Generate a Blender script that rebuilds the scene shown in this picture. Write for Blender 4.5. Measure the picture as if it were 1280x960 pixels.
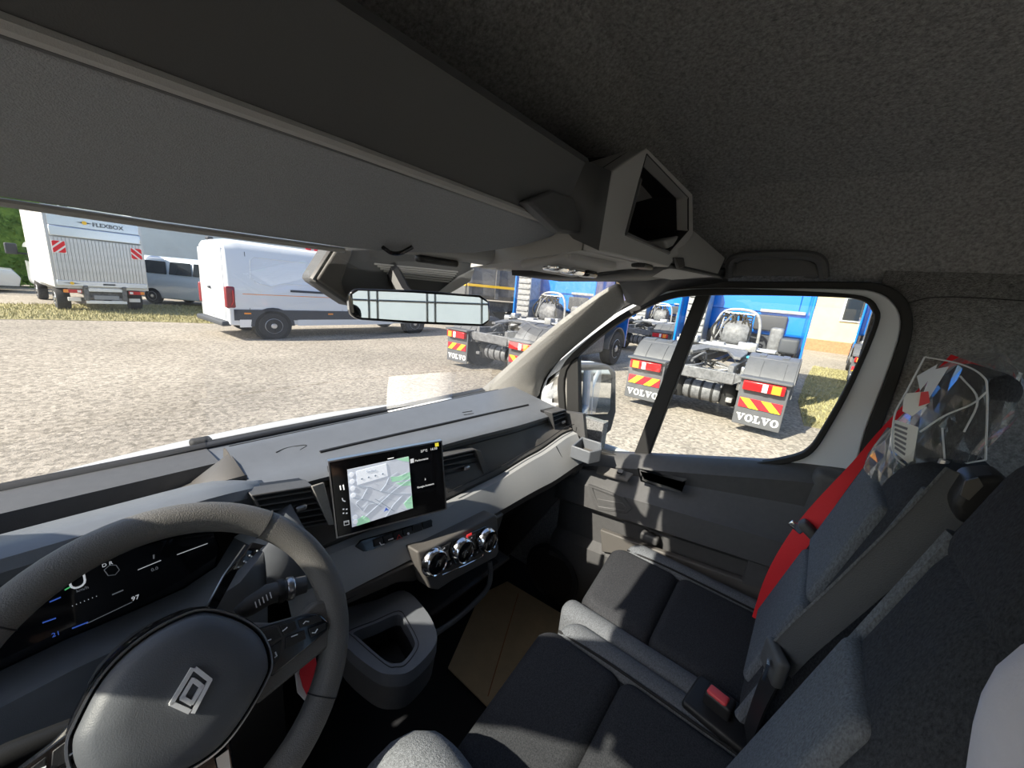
import bpy, bmesh, math, random
from mathutils import Vector, Matrix
random.seed(7)
for _o in list(bpy.data.objects): bpy.data.objects.remove(_o)
scene = bpy.context.scene
COL = scene.collection
EYE = Vector((0, 0, 1.9))                       # the phone, 1.9 m above the yard

# ------------------------------------------------------------------ camera
FPX = 480.0
def _n(v): return Vector(v).normalized()
_up = _n((183, 1975, -480)); _r = Vector((393, 80.5, 480)); _r = (_r - _up*_r.dot(_up)).normalized()
_fw = _r.cross(_up)
if _fw.z < 0: _fw = -_fw
WM = Matrix((_r, _fw, _up))                     # rows: world axes in (right, up, forward) of the camera
cr, cu, cf = WM.col[0], WM.col[1], WM.col[2]
cam = bpy.data.objects.new('camera', bpy.data.cameras.new('camera')); COL.objects.link(cam)
cam.data.sensor_width = 36; cam.data.lens = 36*FPX/1280; cam.data.clip_start = .01; cam.data.clip_end = 500
cam.matrix_world = Matrix(((cr[0], cu[0], -cf[0], EYE.x), (cr[1], cu[1], -cf[1], EYE.y), (cr[2], cu[2], -cf[2], EYE.z), (0, 0, 0, 1)))
scene.camera = cam
# ------------------------------------------------------------------ sky, sun, exposure
SUN = Vector((-1.0, .30, .86)).normalized()    # direction towards the sun: left, slightly ahead
world = bpy.data.worlds.new('sky'); scene.world = world; world.use_nodes = True
wn = world.node_tree.nodes; wl = world.node_tree.links
sky = wn.new('ShaderNodeTexSky'); sky.sky_type = 'NISHITA'; sky.sun_disc = False
sky.sun_elevation = math.asin(SUN.z); sky.sun_rotation = math.atan2(SUN.x, SUN.y); sky.air_density = 1.0; sky.dust_density = 1.6
wn['Background'].inputs['Strength'].default_value = .155
wl.new(sky.outputs[0], wn['Background'].inputs[0])
sl = bpy.data.objects.new('sun_offscreen', bpy.data.lights.new('sun_offscreen', 'SUN')); COL.objects.link(sl)
sl.data.energy = 6.6; sl.data.angle = math.radians(.6); sl.data.color = (1, .92, .79)
sl.rotation_euler = (-SUN).to_track_quat('-Z', 'Y').to_euler(); sl.location = (-8, 4, 14)
vs = scene.view_settings
vs.view_transform = 'Standard'; vs.look = 'None'; vs.exposure = .75; vs.gamma = 1; vs.use_curve_mapping = False

# ------------------------------------------------------------------ pixel helpers (camera-relative metres)
def ray(px, py): return WM @ Vector(((px-640)/FPX, (480-py)/FPX, 1))
def X(px, py, v): d = ray(px, py); return d*(v/d.x)
def Y(px, py, v): d = ray(px, py); return d*(v/d.y)
def Z(px, py, v): d = ray(px, py); return d*(v/d.z)
def PL(px, py, p, n): d = ray(px, py); n = Vector(n); return d*(Vector(p).dot(n)/d.dot(n))
# ------------------------------------------------------------------ materials
MATS = {}
def mat(name, col, rough=.5, metal=0, noise=0, nscale=20, bump=0, bscale=200, spec=.5, coat=0, emit=0, col2=None, stretch=(1, 1, 1), sheen=0):
    m = bpy.data.materials.new(name); m.use_nodes = True; MATS[name] = m
    nt = m.node_tree; b = nt.nodes['Principled BSDF']
    c = (*col, 1); b.inputs['Base Color'].default_value = c; b.inputs['Roughness'].default_value = rough
    b.inputs['Metallic'].default_value = metal; b.inputs['Specular IOR Level'].default_value = spec
    b.inputs['Coat Weight'].default_value = coat; b.inputs['Sheen Weight'].default_value = sheen
    if emit: b.inputs['Emission Color'].default_value = c; b.inputs['Emission Strength'].default_value = emit
    if noise or bump or col2:
        tc = nt.nodes.new('ShaderNodeTexCoord'); mp = nt.nodes.new('ShaderNodeMapping'); mp.inputs['Scale'].default_value = stretch
        nt.links.new(tc.outputs['Object'], mp.inputs[0])
    if noise or col2:
        t = nt.nodes.new('ShaderNodeTexNoise'); t.inputs['Scale'].default_value = nscale; t.inputs['Detail'].default_value = 6; t.inputs['Roughness'].default_value = .65
        nt.links.new(mp.outputs[0], t.inputs['Vector'])
        r = nt.nodes.new('ShaderNodeValToRGB')
        c2 = col2 if col2 else tuple(v*(1+noise) for v in col); c1 = col if col2 else tuple(v*(1-noise) for v in col)
        r.color_ramp.elements[0].color = (*c1, 1); r.color_ramp.elements[1].color = (*c2, 1)
        r.color_ramp.elements[0].position = .3; r.color_ramp.elements[1].position = .7
        nt.links.new(t.outputs['Fac'], r.inputs[0]); nt.links.new(r.outputs[0], b.inputs['Base Color'])
    if bump:
        t2 = nt.nodes.new('ShaderNodeTexNoise'); t2.inputs['Scale'].default_value = bscale; t2.inputs['Detail'].default_value = 3
        nt.links.new(mp.outputs[0], t2.inputs['Vector'])
        bp = nt.nodes.new('ShaderNodeBump'); bp.inputs['Strength'].default_value = bump; bp.inputs['Distance'].default_value = .01
        nt.links.new(t2.outputs['Fac'], bp.inputs['Height']); nt.links.new(bp.outputs[0], b.inputs['Normal'])
    return m
def glass(name, tint=(1, 1, 1), refl=1.0, rough=0.0, haze=0, hazecol=(1, 1, 1)):
    m = bpy.data.materials.new(name); m.use_nodes = True; MATS[name] = m; nt = m.node_tree; nt.nodes.clear()
    o = nt.nodes.new('ShaderNodeOutputMaterial'); t = nt.nodes.new('ShaderNodeBsdfTransparent'); t.inputs[0].default_value = (*tint, 1)
    g = nt.nodes.new('ShaderNodeBsdfGlossy'); g.inputs['Roughness'].default_value = rough
    f = nt.nodes.new('ShaderNodeFresnel')
    ge = nt.nodes.new('ShaderNodeNewGeometry'); e1 = nt.nodes.new('ShaderNodeMath'); e1.operation = 'MULTIPLY_ADD'; e1.inputs[1].default_value = -2; e1.inputs[2].default_value = 1
    pw = nt.nodes.new('ShaderNodeMath'); pw.operation = 'POWER'; pw.inputs[0].default_value = 1.45      # thin pane: the same index from both sides
    nt.links.new(ge.outputs['Backfacing'], e1.inputs[0]); nt.links.new(e1.outputs[0], pw.inputs[1]); nt.links.new(pw.outputs[0], f.inputs[0])
    mu = nt.nodes.new('ShaderNodeMath'); mu.operation = 'MULTIPLY'; mu.inputs[1].default_value = refl; nt.links.new(f.outputs[0], mu.inputs[0])
    mx = nt.nodes.new('ShaderNodeMixShader'); nt.links.new(mu.outputs[0], mx.inputs[0]); nt.links.new(t.outputs[0], mx.inputs[1]); nt.links.new(g.outputs[0], mx.inputs[2])
    last = mx
    if haze:
        d = nt.nodes.new('ShaderNodeBsdfDiffuse'); d.inputs[0].default_value = (*hazecol, 1)
        m2 = nt.nodes.new('ShaderNodeMixShader'); m2.inputs[0].default_value = haze
        nt.links.new(mx.outputs[0], m2.inputs[1]); nt.links.new(d.outputs[0], m2.inputs[2]); last = m2
    nt.links.new(last.outputs[0], o.inputs[0]); return m

# cab interior
mat('headliner', (.262, .264, .265), .95, noise=.45, nscale=160, bump=.5, bscale=300, spec=.1)
mat('trim_dark', (0.0748, 0.0748, 0.077), .55, noise=.08, nscale=60, bump=.12, bscale=900)
mat('trim_black', (0.0134, 0.0134, 0.0146), .5, bump=.1, bscale=900)
mat('dash_top', (.125, .135, .152), .42, noise=.06, nscale=30, bump=.15, bscale=1100)
mat('dash_face', (0.095, 0.0893, 0.0836), .55, bump=.15, bscale=1000)
mat('silver_panel', (0.2835, 0.2903, 0.297), .42, noise=.03, nscale=300)
mat('grey_trim', (0.255, 0.2475, 0.2325), .6, noise=.1, nscale=200, bump=.15, bscale=800)
mat('overhead', (.37, .365, .355), .62, bump=.15, bscale=1000)
mat('visor', (.29, .302, .318), .75, noise=.12, nscale=500, bump=.35, bscale=900, spec=.25)
mat('shelf', (.075, .076, .078), .6, bump=.1, bscale=900)
mat('gloss_black', (.008, .008, .009), .12, coat=.3)
mat('screen_glass', (.006, .006, .007), .06)
mat('rubber', (.014, .014, .014), .75)
mat('leather', (0.11, 0.106, 0.1), .5, bump=.3, bscale=700)
mat('airbag', (.075, .08, .09), .5, bump=.12, bscale=800)
mat('chrome', (.82, .82, .83), .12, 1)
mat('satin', (.45, .45, .46), .3, 1)
mat('body_white', (0.585, 0.5925, 0.6), .3, coat=.6)
mat('frame_grey', (.62, .65, .69), .4, coat=.3)
mat('fabric', (0.1283, 0.1368, 0.1505), .95, noise=.4, nscale=420, bump=.3, bscale=900, spec=.1, stretch=(1, 1, .5))
mat('fabric_dark', (0.0424, 0.044, 0.049), .95, noise=.45, nscale=420, bump=.3, bscale=900, spec=.1, stretch=(1, 1, .5))
mat('seam', (.012, .012, .013), .9)
mat('belt_red', (.75, .014, .024), .6, bump=.2, bscale=600)
mat('belt_black', (.055, .059, .067), .55, bump=.2, bscale=600)
mat('buckle_red', (.75, .08, .09), .4)
mat('cardboard', (.6, .47, .30), .9, noise=.1, nscale=12)
mat('mat_rubber', (.012, .013, .016), .8)
mat('denim', (0.18, 0.1875, 0.2025), .95, noise=.5, nscale=300, bump=.4, bscale=600, spec=.1)
mat('shirt', (.62, .6, .66), .9, noise=.04, nscale=40, bump=.1, bscale=500)
mat('skin', (.55, .34, .25), .55)
mat('hair', (.05, .03, .02), .7)
mat('shoe', (.06, .06, .06), .6)
mat('print_white', (.75, .77, .8), .6, emit=.25)
mat('print_grey', (.3, .31, .33), .6, emit=.1)
mat('print_blue', (.05, .12, .5), .6, emit=.3)
mat('print_green', (.1, .6, .2), .6, emit=.3)
mat('print_red', (.85, .05, .05), .5, emit=.3)
mat('ink_white', (.75, .77, .8), .6)
mat('ink_grey', (.3, .31, .33), .6)
mat('ink_red', (.85, .05, .05), .5)
mat('strip_print', (.66, .7, .78), .4)
mat('map_base', (.52, .56, .64), .5, emit=.35, noise=.06, nscale=90)
mat('map_green', (.36, .66, .47), .5, emit=.35)
mat('map_road', (.28, .33, .4), .5, emit=.2)
mat('map_light', (.72, .76, .83), .5, emit=.4)
mat('map_yellow', (.8, .68, .05), .5, emit=.3)
mat('paper', (.8, .8, .78), .8)
mat('paper_ink', (.2, .2, .22), .8)
mat('lanyard_white', (.7, .66, .64), .85, noise=.1, nscale=80)
glass('windscreen_glass', (.97, .985, .98), 1.7, haze=.02, hazecol=(.9, .9, .88))
glass('side_glass', (.96, .98, .97), .55)
glass('bag_film', (.97, .975, .98), 1.3, .1, haze=.05)
mat('emblem', (.75, .76, .78), .35, .4)
mat('fold', (.6, .62, .65), .35)
mat('mirror', (.86, .88, .9), .015, 1)
# yard
def gravel():
    m = mat('gravel', (.285, .253, .21), .95, col2=(.39, .352, .3), nscale=14, bump=.9, bscale=45, spec=.1)
    nt = m.node_tree; b = nt.nodes['Principled BSDF']; tc = nt.nodes['Texture Coordinate']
    ln = [l for l in nt.links if l.to_socket == b.inputs['Base Color']][0]; src = ln.from_socket
    v = nt.nodes.new('ShaderNodeTexVoronoi'); v.inputs['Scale'].default_value = 24; nt.links.new(tc.outputs['Object'], v.inputs['Vector'])
    big = nt.nodes.new('ShaderNodeTexNoise'); big.inputs['Scale'].default_value = .35; big.inputs['Detail'].default_value = 5; nt.links.new(tc.outputs['Object'], big.inputs['Vector'])
    mr = nt.nodes.new('ShaderNodeMapRange'); mr.inputs['From Min'].default_value = .3; mr.inputs['From Max'].default_value = .7; mr.inputs['To Min'].default_value = .8; mr.inputs['To Max'].default_value = 1.12
    nt.links.new(big.outputs['Fac'], mr.inputs[0])
    sp = nt.nodes.new('ShaderNodeSeparateColor'); nt.links.new(v.outputs['Color'], sp.inputs[0])
    m2 = nt.nodes.new('ShaderNodeMapRange'); m2.inputs['To Min'].default_value = .62; m2.inputs['To Max'].default_value = 1.28; nt.links.new(sp.outputs[0], m2.inputs[0])
    mu = nt.nodes.new('ShaderNodeMath'); mu.operation = 'MULTIPLY'; nt.links.new(mr.outputs[0], mu.inputs[0]); nt.links.new(m2.outputs[0], mu.inputs[1])
    vm = nt.nodes.new('ShaderNodeVectorMath'); vm.operation = 'SCALE'; nt.links.new(src, vm.inputs[0]); nt.links.new(mu.outputs[0], vm.inputs['Scale'])
    nt.links.new(vm.outputs[0], b.inputs['Base Color'])
gravel()
mat('grass', (.24, .21, .10), .95, col2=(.36, .33, .19), nscale=30, bump=1, bscale=60, spec=.1)
mat('blade', (.34, .31, .15), .8, noise=.4, nscale=3)
mat('hedge', (.05, .12, .02), .8, col2=(.22, .34, .06), nscale=3)
mat('van_white', (.74, .76, .78), .28, coat=.7)
mat('box_white', (0.63, 0.6225, 0.6), .55)
mat('alu', (.55, .56, .57), .42, .75, noise=.12, nscale=18, stretch=(1, 30, .4))
mat('alu_smooth', (.62, .68, .76), .25, .7)
mat('cladding', (.05, .055, .065), .6)
mat('tyre', (.03, .03, .032), .85, noise=.3, nscale=30)
mat('rim', (.62, .63, .65), .3, .8)
mat('glass_dark', (.02, .025, .03), .06, coat=.5)
mat('tail_red', (.55, .012, .015), .2, coat=.5)
mat('tail_dark', (.22, .02, .03), .2, coat=.5)
mat('orange', (.9, .3, .03), .3, coat=.3)
mat('lamp_white', (.85, .85, .85), .2, coat=.4)
mat('haz_red', (.72, .02, .03), .45)
mat('haz_yellow', (.95, .68, .03), .45)
mat('haz_white', (.85, .84, .82), .45)
mat('mudguard', (.10, .103, .11), .5, noise=.12, nscale=6)
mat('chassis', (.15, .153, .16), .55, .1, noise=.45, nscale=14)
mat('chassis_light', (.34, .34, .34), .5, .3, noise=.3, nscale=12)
mat('deck', (0.576, 0.584, 0.592), .45, .3, noise=.15, nscale=10)
mat('truck_blue', (.004, .19, .74), .3, coat=.6)
mat('beige_wall', (0.585, 0.465, 0.285), .9, noise=.08, nscale=2)
mat('brick_red', (.5, .2, .1), .9, noise=.2, nscale=10)
mat('tarp', (.52, .57, .58), .7, noise=.08, nscale=.8)
mat('car_silver', (.62, .66, .7), .28, .3, coat=.5)
mat('minibus', (.6, .68, .76), .3, .2, coat=.5)
mat('fence_wire', (.12, .16, .12), .6)
mat('tipper', (.16, .16, .16), .6, .2, noise=.2, nscale=6)
mat('tipper_yellow', (.9, .55, .03), .5)
mat('ibc_white', (.85, .88, .9), .5)
mat('galv', (.5, .51, .52), .4, .8)
mat('letter_white', (0.704, 0.704, 0.704), .5)
mat('letter_dark', (.05, .06, .08), .5)
mat('letter_red', (.85, .03, .05), .5)
mat('letter_yellow', (.9, .55, .05), .5)
mat('hose_red', (.7, .03, .05), .45)
mat('plate_blue', (.05, .45, .75), .4)

# ------------------------------------------------------------------ mesh builder
class B:
    def __init__(s): s.v = []; s.f = []
    def add(s, vs, fs):
        k = len(s.v); s.v += [Vector(p) for p in vs]; s.f += [[i+k for i in q] for q in fs]; return s
    def box(s, c, sz, R=None):
        h = Vector(sz)/2; c = Vector(c); R = R or Matrix.Identity(3)
        vs = [c + R @ Vector((h.x*a, h.y*b, h.z*d)) for a in (-1, 1) for b in (-1, 1) for d in (-1, 1)]
        return s.add(vs, [(0, 1, 3, 2), (4, 6, 7, 5), (0, 4, 5, 1), (2, 3, 7, 6), (0, 2, 6, 4), (1, 5, 7, 3)])
    def prism(s, pts, ext):
        n = len(pts); e = Vector(ext); p = [Vector(q) for q in pts]
        return s.add(p + [q+e for q in p], [list(range(n))[::-1], list(range(n, 2*n))] + [(i, (i+1) % n, n+(i+1) % n, n+i) for i in range(n)])
    def ring(s, outer, inner, ext):
        n = len(outer); e = Vector(ext); o = [Vector(q) for q in outer]; i_ = [Vector(q) for q in inner]
        vs = o + i_ + [q+e for q in o] + [q+e for q in i_]; fs = []
        for i in range(n):
            j = (i+1) % n
            fs += [(i, i+n, j+n, j), (i+2*n, j+2*n, j+3*n, i+3*n), (i, j, j+2*n, i+2*n), (i+n, i+3*n, j+3*n, j+n)]
        return s.add(vs, fs)
    def loft(s, rings, caps=True, closed=True):
        n = len(rings[0]); vs = [p for r in rings for p in r]; fs = []
        for a in range(len(rings)-1):
            for i in range(n if closed else n-1):
                j = (i+1) % n; fs.append((a*n+i, a*n+j, (a+1)*n+j, (a+1)*n+i))
        if caps and closed: fs += [list(range(n))[::-1], list(range((len(rings)-1)*n, len(rings)*n))]
        return s.add(vs, fs)
    def tube(s, pts, r, n=8, closed=False, sx=1, sy=1, up=None):
        p = [Vector(q) for q in pts]; m = len(p); rr = r if isinstance(r, (list, tuple)) else [r]*m
        t0 = None; rings = []
        for i in range(m):
            if closed: t = p[(i+1) % m] - p[i-1]
            else: t = p[min(i+1, m-1)] - p[max(i-1, 0)]
            t.normalize()
            if t0 is None:
                u = Vector(up) if up else (Vector((0, 0, 1)) if abs(t.z) < .9 else Vector((1, 0, 0)))
                u = (u - t*u.dot(t)).normalized()
            else:
                u = (u - t*u.dot(t)).normalized()
            t0 = t; w = t.cross(u)
            rings.append([p[i] + (u*math.cos(2*math.pi*k/n)*sx + w*math.sin(2*math.pi*k/n)*sy)*rr[i] for k in range(n)])
        if closed: rings.append(rings[0]); return s.loft(rings, caps=False)
        return s.loft(rings)
    def lathe(s, c, ax, prof, n=24):
        ax = Vector(ax).normalized(); c = Vector(c); u = ax.orthogonal().normalized(); w = ax.cross(u)
        rings = [[c + ax*h + (u*math.cos(2*math.pi*k/n) + w*math.sin(2*math.pi*k/n))*max(r, 1e-4) for k in range(n)] for r, h in prof]
        return s.loft(rings)
    def rbox(s, c, sz, r, n=4, R=None, fn=None):
        c = Vector(c); h = Vector(sz)/2; R = R or Matrix.Identity(3); k = 2*n+2; vs = {}; V = []; F = []
        r = min(r, h.x, h.y, h.z)
        def co(i, hh):
            if i <= n: return (-hh + r, -math.cos(math.pi/2*i/n))
            return (hh - r, math.sin(math.pi/2*(i-n-1)/n))
        def g(i, j, l):
            if (i, j, l) not in vs:
                a, b, d = co(i, h.x), co(j, h.y), co(l, h.z); o = Vector((a[1], b[1], d[1]))
                m = o.length; o = o*(r/m) if m > 1e-6 else o
                p = Vector((a[0], b[0], d[0])) + o
                p = c + R @ p
                vs[(i, j, l)] = len(V); V.append(fn(p) if fn else p)
            return vs[(i, j, l)]
        e = k-1
        for i in range(e):
            for j in range(e):
                F += [(g(i, j, 0), g(i, j+1, 0), g(i+1, j+1, 0), g(i+1, j, 0)), (g(i, j, e), g(i+1, j, e), g(i+1, j+1, e), g(i, j+1, e)),
                      (g(i, 0, j), g(i+1, 0, j), g(i+1, 0, j+1), g(i, 0, j+1)), (g(i, e, j), g(i, e, j+1), g(i+1, e, j+1), g(i+1, e, j)),
                      (g(0, i, j), g(0, i, j+1), g(0, i+1, j+1), g(0, i+1, j)), (g(e, i, j), g(e, i+1, j), g(e, i+1, j+1), g(e, i, j+1))]
        return s.add(V, F)
    def sheet(s, rows):
        m = len(rows[0]); return s.add([p for r in rows for p in r], [(a*m+i, a*m+i+1, (a+1)*m+i+1, (a+1)*m+i) for a in range(len(rows)-1) for i in range(m-1)])
    def ribbon(s, pts, sides, w, t):
        rings = []
        for i, p in enumerate(pts):
            p = Vector(p); tn = (Vector(pts[min(i+1, len(pts)-1)]) - Vector(pts[max(i-1, 0)])).normalized()
            d = Vector(sides[i] if isinstance(sides, list) else sides); d = (d - tn*d.dot(tn)).normalized(); nn = tn.cross(d)
            rings.append([p - d*w/2 - nn*t/2, p + d*w/2 - nn*t/2, p + d*w/2 + nn*t/2, p - d*w/2 + nn*t/2])
        return s.loft(rings)
OFF = Vector((0, 0, 0)); W = {}
def tag(o, label=None, cat=None, group=None, kind=None):
    for k, v in (('label', label), ('category', cat), ('group', group), ('kind', kind)):
        if v: o[k] = v
    return o
def thing(name, label, cat, at=(0, 0, 0), group=None):
    o = bpy.data.objects.new(name, None); COL.objects.link(o); W[o] = Vector(at) + OFF; o.location = W[o]; o.empty_display_size = .1
    return tag(o, label, cat, group)
def mk(name, b, m, parent=None, bev=0, sub=0, ang=38, solid=0, seg=2, flat=False, weld=False):
    vs = [p + OFF for p in b.v]
    lo = Vector([min(p[i] for p in vs) for i in range(3)]); hi = Vector([max(p[i] for p in vs) for i in range(3)])
    og = Vector(((lo.x+hi.x)/2, (lo.y+hi.y)/2, lo.z if parent is None else (lo.z+hi.z)/2))
    me = bpy.data.meshes.new(name); me.from_pydata([p - og for p in vs], [], b.f)
    bm = bmesh.new(); bm.from_mesh(me)
    if weld: bmesh.ops.remove_doubles(bm, verts=bm.verts, dist=1e-5)
    bmesh.ops.recalc_face_normals(bm, faces=bm.faces); bm.to_mesh(me); bm.free()
    me.materials.append(MATS[m] if isinstance(m, str) else m)
    if not flat: me.shade_smooth(); me.set_sharp_from_angle(angle=math.radians(ang))
    o = bpy.data.objects.new(name, me); COL.objects.link(o); W[o] = og
    if parent: o.parent = parent; o.location = og - W[parent]
    else: o.location = og
    if solid: q = o.modifiers.new('thickness', 'SOLIDIFY'); q.thickness = abs(solid); q.offset = 1 if solid > 0 else -1
    if bev: q = o.modifiers.new('edge', 'BEVEL'); q.width = bev; q.segments = seg; q.limit_method = 'ANGLE'; q.angle_limit = math.radians(30)
    if sub: q = o.modifiers.new('smooth', 'SUBSURF'); q.levels = sub; q.render_levels = sub
    return o
def struct(name, b, m, parent=None, **k):
    o = mk(name, b, m, parent, **k)
    if parent is None: o['kind'] = 'structure'
    return o
def copy_tree(o, parent=None):
    c = o.copy(); COL.objects.link(c); c.parent = parent
    for ch in list(o.children): copy_tree(ch, c)
    return c
def basis(xd, yd):
    a = Vector(xd).normalized(); n = a.cross(Vector(yd)).normalized(); b = n.cross(a); return a, b, n
def text(name, s, size, at, xd, yd, m, parent=None, depth=.0006, align='CENTER', bold=0, sx=1):
    c = bpy.data.curves.new(name, 'FONT'); c.body = s; c.size = size; c.extrude = depth; c.align_x = align; c.align_y = 'CENTER'; c.offset = bold; c.resolution_u = 3
    t = bpy.data.objects.new(name, c); COL.objects.link(t); bpy.context.view_layer.update()
    me = t.evaluated_get(bpy.context.evaluated_depsgraph_get()).to_mesh()
    a, bb, n = basis(xd, yd); at = Vector(at); b = B()
    b.add([at + a*v.co.x*sx + bb*v.co.y + n*v.co.z for v in me.vertices], [list(p.vertices) for p in me.polygons])
    bpy.data.objects.remove(t); bpy.data.curves.remove(c)
    return mk(name, b, m, parent, flat=True) if b.v else None
def strip2(b, o, a, bb, n, p, q, w, t=.0006):       # flat stroke between two points of a plane
    p = Vector(p); q = Vector(q); d = (q-p).normalized() if (q-p).length else Vector((1, 0)); e = Vector((-d.y, d.x))*w/2
    b.prism([o + a*z.x + bb*z.y for z in (p-e, q-e, q+e, p+e)], n*t)
def rotz(a): return Matrix.Rotation(math.radians(a), 3, 'Z')
def rotx(a): return Matrix.Rotation(math.radians(a), 3, 'X')
def roty(a): return Matrix.Rotation(math.radians(a), 3, 'Y')
def smooth(pts, n=6, closed=False):                  # Catmull-Rom through points
    p = [Vector(q) for q in pts]; m = len(p); out = []
    for i in range(m if closed else m-1):
        a, b_, c, d = p[i-1] if (i or closed) else p[0]*2-p[1], p[i], p[(i+1) % m], p[(i+2) % m] if (closed or i+2 < m) else p[-1]*2-p[-2]
        for k in range(n):
            t = k/n; out.append(.5*((2*b_) + (c-a)*t + (2*a-5*b_+4*c-d)*t*t + (3*b_-a-3*c+d)*t**3))
    if not closed: out.append(p[-1])
    return out
# ================================================================== YARD (world metres, ground z = 0)
OFF = Vector((0, 0, 0))
b = B(); b.add([(-60, -40, 0), (80, -40, 0), (80, 90, 0), (-60, 90, 0)], [(0, 1, 2, 3)]); struct('ground', b, 'gravel')
# grass strips: thin turf with real blades
def grass_patch(label, pts, dens, hmin=.04, hmax=.11):
    b = B(); cx = sum(p[0] for p in pts)/len(pts); cy = sum(p[1] for p in pts)/len(pts); n = len(pts)
    def inside(x, y):
        c = False
        for i in range(n):
            (x1, y1), (x2, y2) = pts[i], pts[i-1]
            if (y1 > y) != (y2 > y) and x < (x2-x1)*(y-y1)/(y2-y1)+x1: c = not c
        return c
    x0, x1 = min(p[0] for p in pts), max(p[0] for p in pts); y0, y1 = min(p[1] for p in pts), max(p[1] for p in pts)
    for _ in range(dens):
        x, y = random.uniform(x0, x1), random.uniform(y0, y1)
        if not inside(x, y): continue
        a = random.uniform(0, 6.3); h = random.uniform(hmin, hmax); w = .015; l = random.uniform(-.05, .05)
        dx, dy = math.cos(a)*w, math.sin(a)*w
        b.add([(x-dx, y-dy, 0), (x+dx, y+dy, 0), (x+l, y+l, h)], [(0, 1, 2)])
    o = mk('grass', b, 'blade', flat=True); tag(o, label, 'grass', kind='stuff')
    t = B(); t.prism([(p[0], p[1], .0) for p in pts], (0, 0, .012)); q = mk('turf', t, 'grass', flat=True); q['kind'] = 'structure'
grass_patch('dry yellow-green grass strip behind the gravel under the box truck', [(-9, 15.8), (-2, 16.6), (0, 16.4), (2.2, 15.9), (4, 15.2), (7, 16.5), (11, 18), (11, 22), (4, 21.6), (0, 20.8), (-9, 20.4)], 30000)
grass_patch('dry grass patch on the ground beside the blue tractor unit', [(8.6, -.1), (11, .1), (15.5, .1), (20, .0), (20, -1.2), (15, -1.5), (11, -1.6), (8.8, -.9)], 9000, .03, .08)

def wheel(name, c, r, w, parent, axis=(0, 1, 0), hub='rim', spokes=6, side=-1):
    ax = Vector(axis); t = B(); t.lathe(Vector(c)-ax*w/2, ax, [(r*.58, 0), (r*.93, 0), (r, w*.14), (r, w*.86), (r*.93, w), (r*.58, w)], 32)
    o = mk(name, t, 'tyre', parent); h = B(); f = Vector(c)+ax*side*w/2
    h.lathe(f-ax*side*.06, ax*side, [(r*.6, 0), (r*.6, .05), (r*.55, .065), (r*.5, .04), (r*.2, .06), (r*.16, .08), (.001, .085)], 28)
    hb = mk('hubcap', h, hub, o)
    u = ax.orthogonal().normalized(); q = ax.cross(u)
    for k in range(spokes):
        s = B()
        a = 2*math.pi*k/spokes; d = u*math.cos(a)+q*math.sin(a); e = ax.cross(d)
        s.prism([f+ax*side*.018+d*r*.27-e*r*.05, f+ax*side*.018+d*r*.27+e*r*.05, f+ax*side*.018+d*r*.47+e*r*.1, f+ax*side*.018+d*r*.47-e*r*.1], ax*side*.01)
        mk('hubcap_slot', s, 'tyre', o)
    return o

# ---------------------------------------------------------------- white panel van (heading +x, its right side towards the camera)
van = thing('panel_van', 'large white panel van with black lower cladding parked broadside on the gravel', 'van')
SEC = [(0, .42, 2.42), (.03, .40, 2.46), (.3, .38, 2.52), (4.3, .38, 2.52), (4.7, .38, 2.46), (5.5, .38, 1.55), (6.1, .4, 1.25), (6.25, .45, .8)]
def vsec(x, z0, z1, inset=0):
    hw = .99-inset; pts = []
    prof = [(0, z0), (hw, z0), (hw+.02, z0+(z1-z0)*.3), (hw+.01, z0+(z1-z0)*.45), (hw-.1, z1-.22), (hw-.2, z1-.06), (hw-.36, z1), (0, z1+.03)]
    full = prof + [(-y, z) for y, z in prof[-2:0:-1]]
    return [Vector((x, y, z)) for y, z in full]
bb = B(); bb.loft([vsec(x, a, c, .04 if i in (0, 7) else 0) for i, (x, a, c) in enumerate(SEC)]); mk('body', bb, 'van_white', van, bev=.02, ang=50)
def side(x, z): # point on the right flank (y<0)
    f = max(0, min(1, (z-.38)/2.14)); hw = .99 + (.02*f/.3 if f < .3 else (.02-.01*(f-.3)/.15 if f < .45 else .01-.11*(f-.45)/.45 if f < .9 else -.1)); return Vector((x, -hw, z))
def flank(name, poly, m, t=.012, **k):
    q = B(); q.prism([side(x, z) for x, z in poly], (0, -t, 0)); return mk(name, q, m, van, **k)
flank('lower_cladding', [(.1, .52), (.1, .8), (5.9, .78), (5.9, .5)], 'cladding', .02)
flank('sill', [(1.5, .36), (1.5, .53), (4.4, .53), (4.4, .36)], 'van_white', .022)
flank('sill', [(.2, .34), (.2, .54), (.44, .54), (.44, .34)], 'lamp_white', .026)
for pts_ in ([(.5, 1.62), (.52, 2.05), (.6, 2.14), (2.5, 2.14), (2.56, 2.08), (2.6, 1.6), (2.52, 1.5), (1.2, 1.52), (.9, 1.42), (.6, 1.5)], [(2.85, 1.56), (2.85, 2.08), (2.92, 2.14), (4.1, 2.12), (4.15, 2.05), (4.15, 1.56), (4.08, 1.5), (2.92, 1.5)]):
    q = B(); q.tube([side(x, z)+Vector((0, -.002, 0)) for x, z in pts_], .011, 6, closed=True); mk('panel_swage', q, 'van_white', van)
flank('slide_rail', [(1.35, 1.30), (1.35, 1.36), (2.75, 1.35), (2.75, 1.29)], 'cladding', .014)
flank('pinstripe', [(.3, 1.19), (.3, 1.205), (4.2, 1.2), (4.2, 1.185)], 'orange', .006)
for xx in (.42, 2.72, 4.25): flank('door_seam', [(xx, .8), (xx, 2.25), (xx+.012, 2.25), (xx+.012, .8)], 'cladding', .004)
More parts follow.
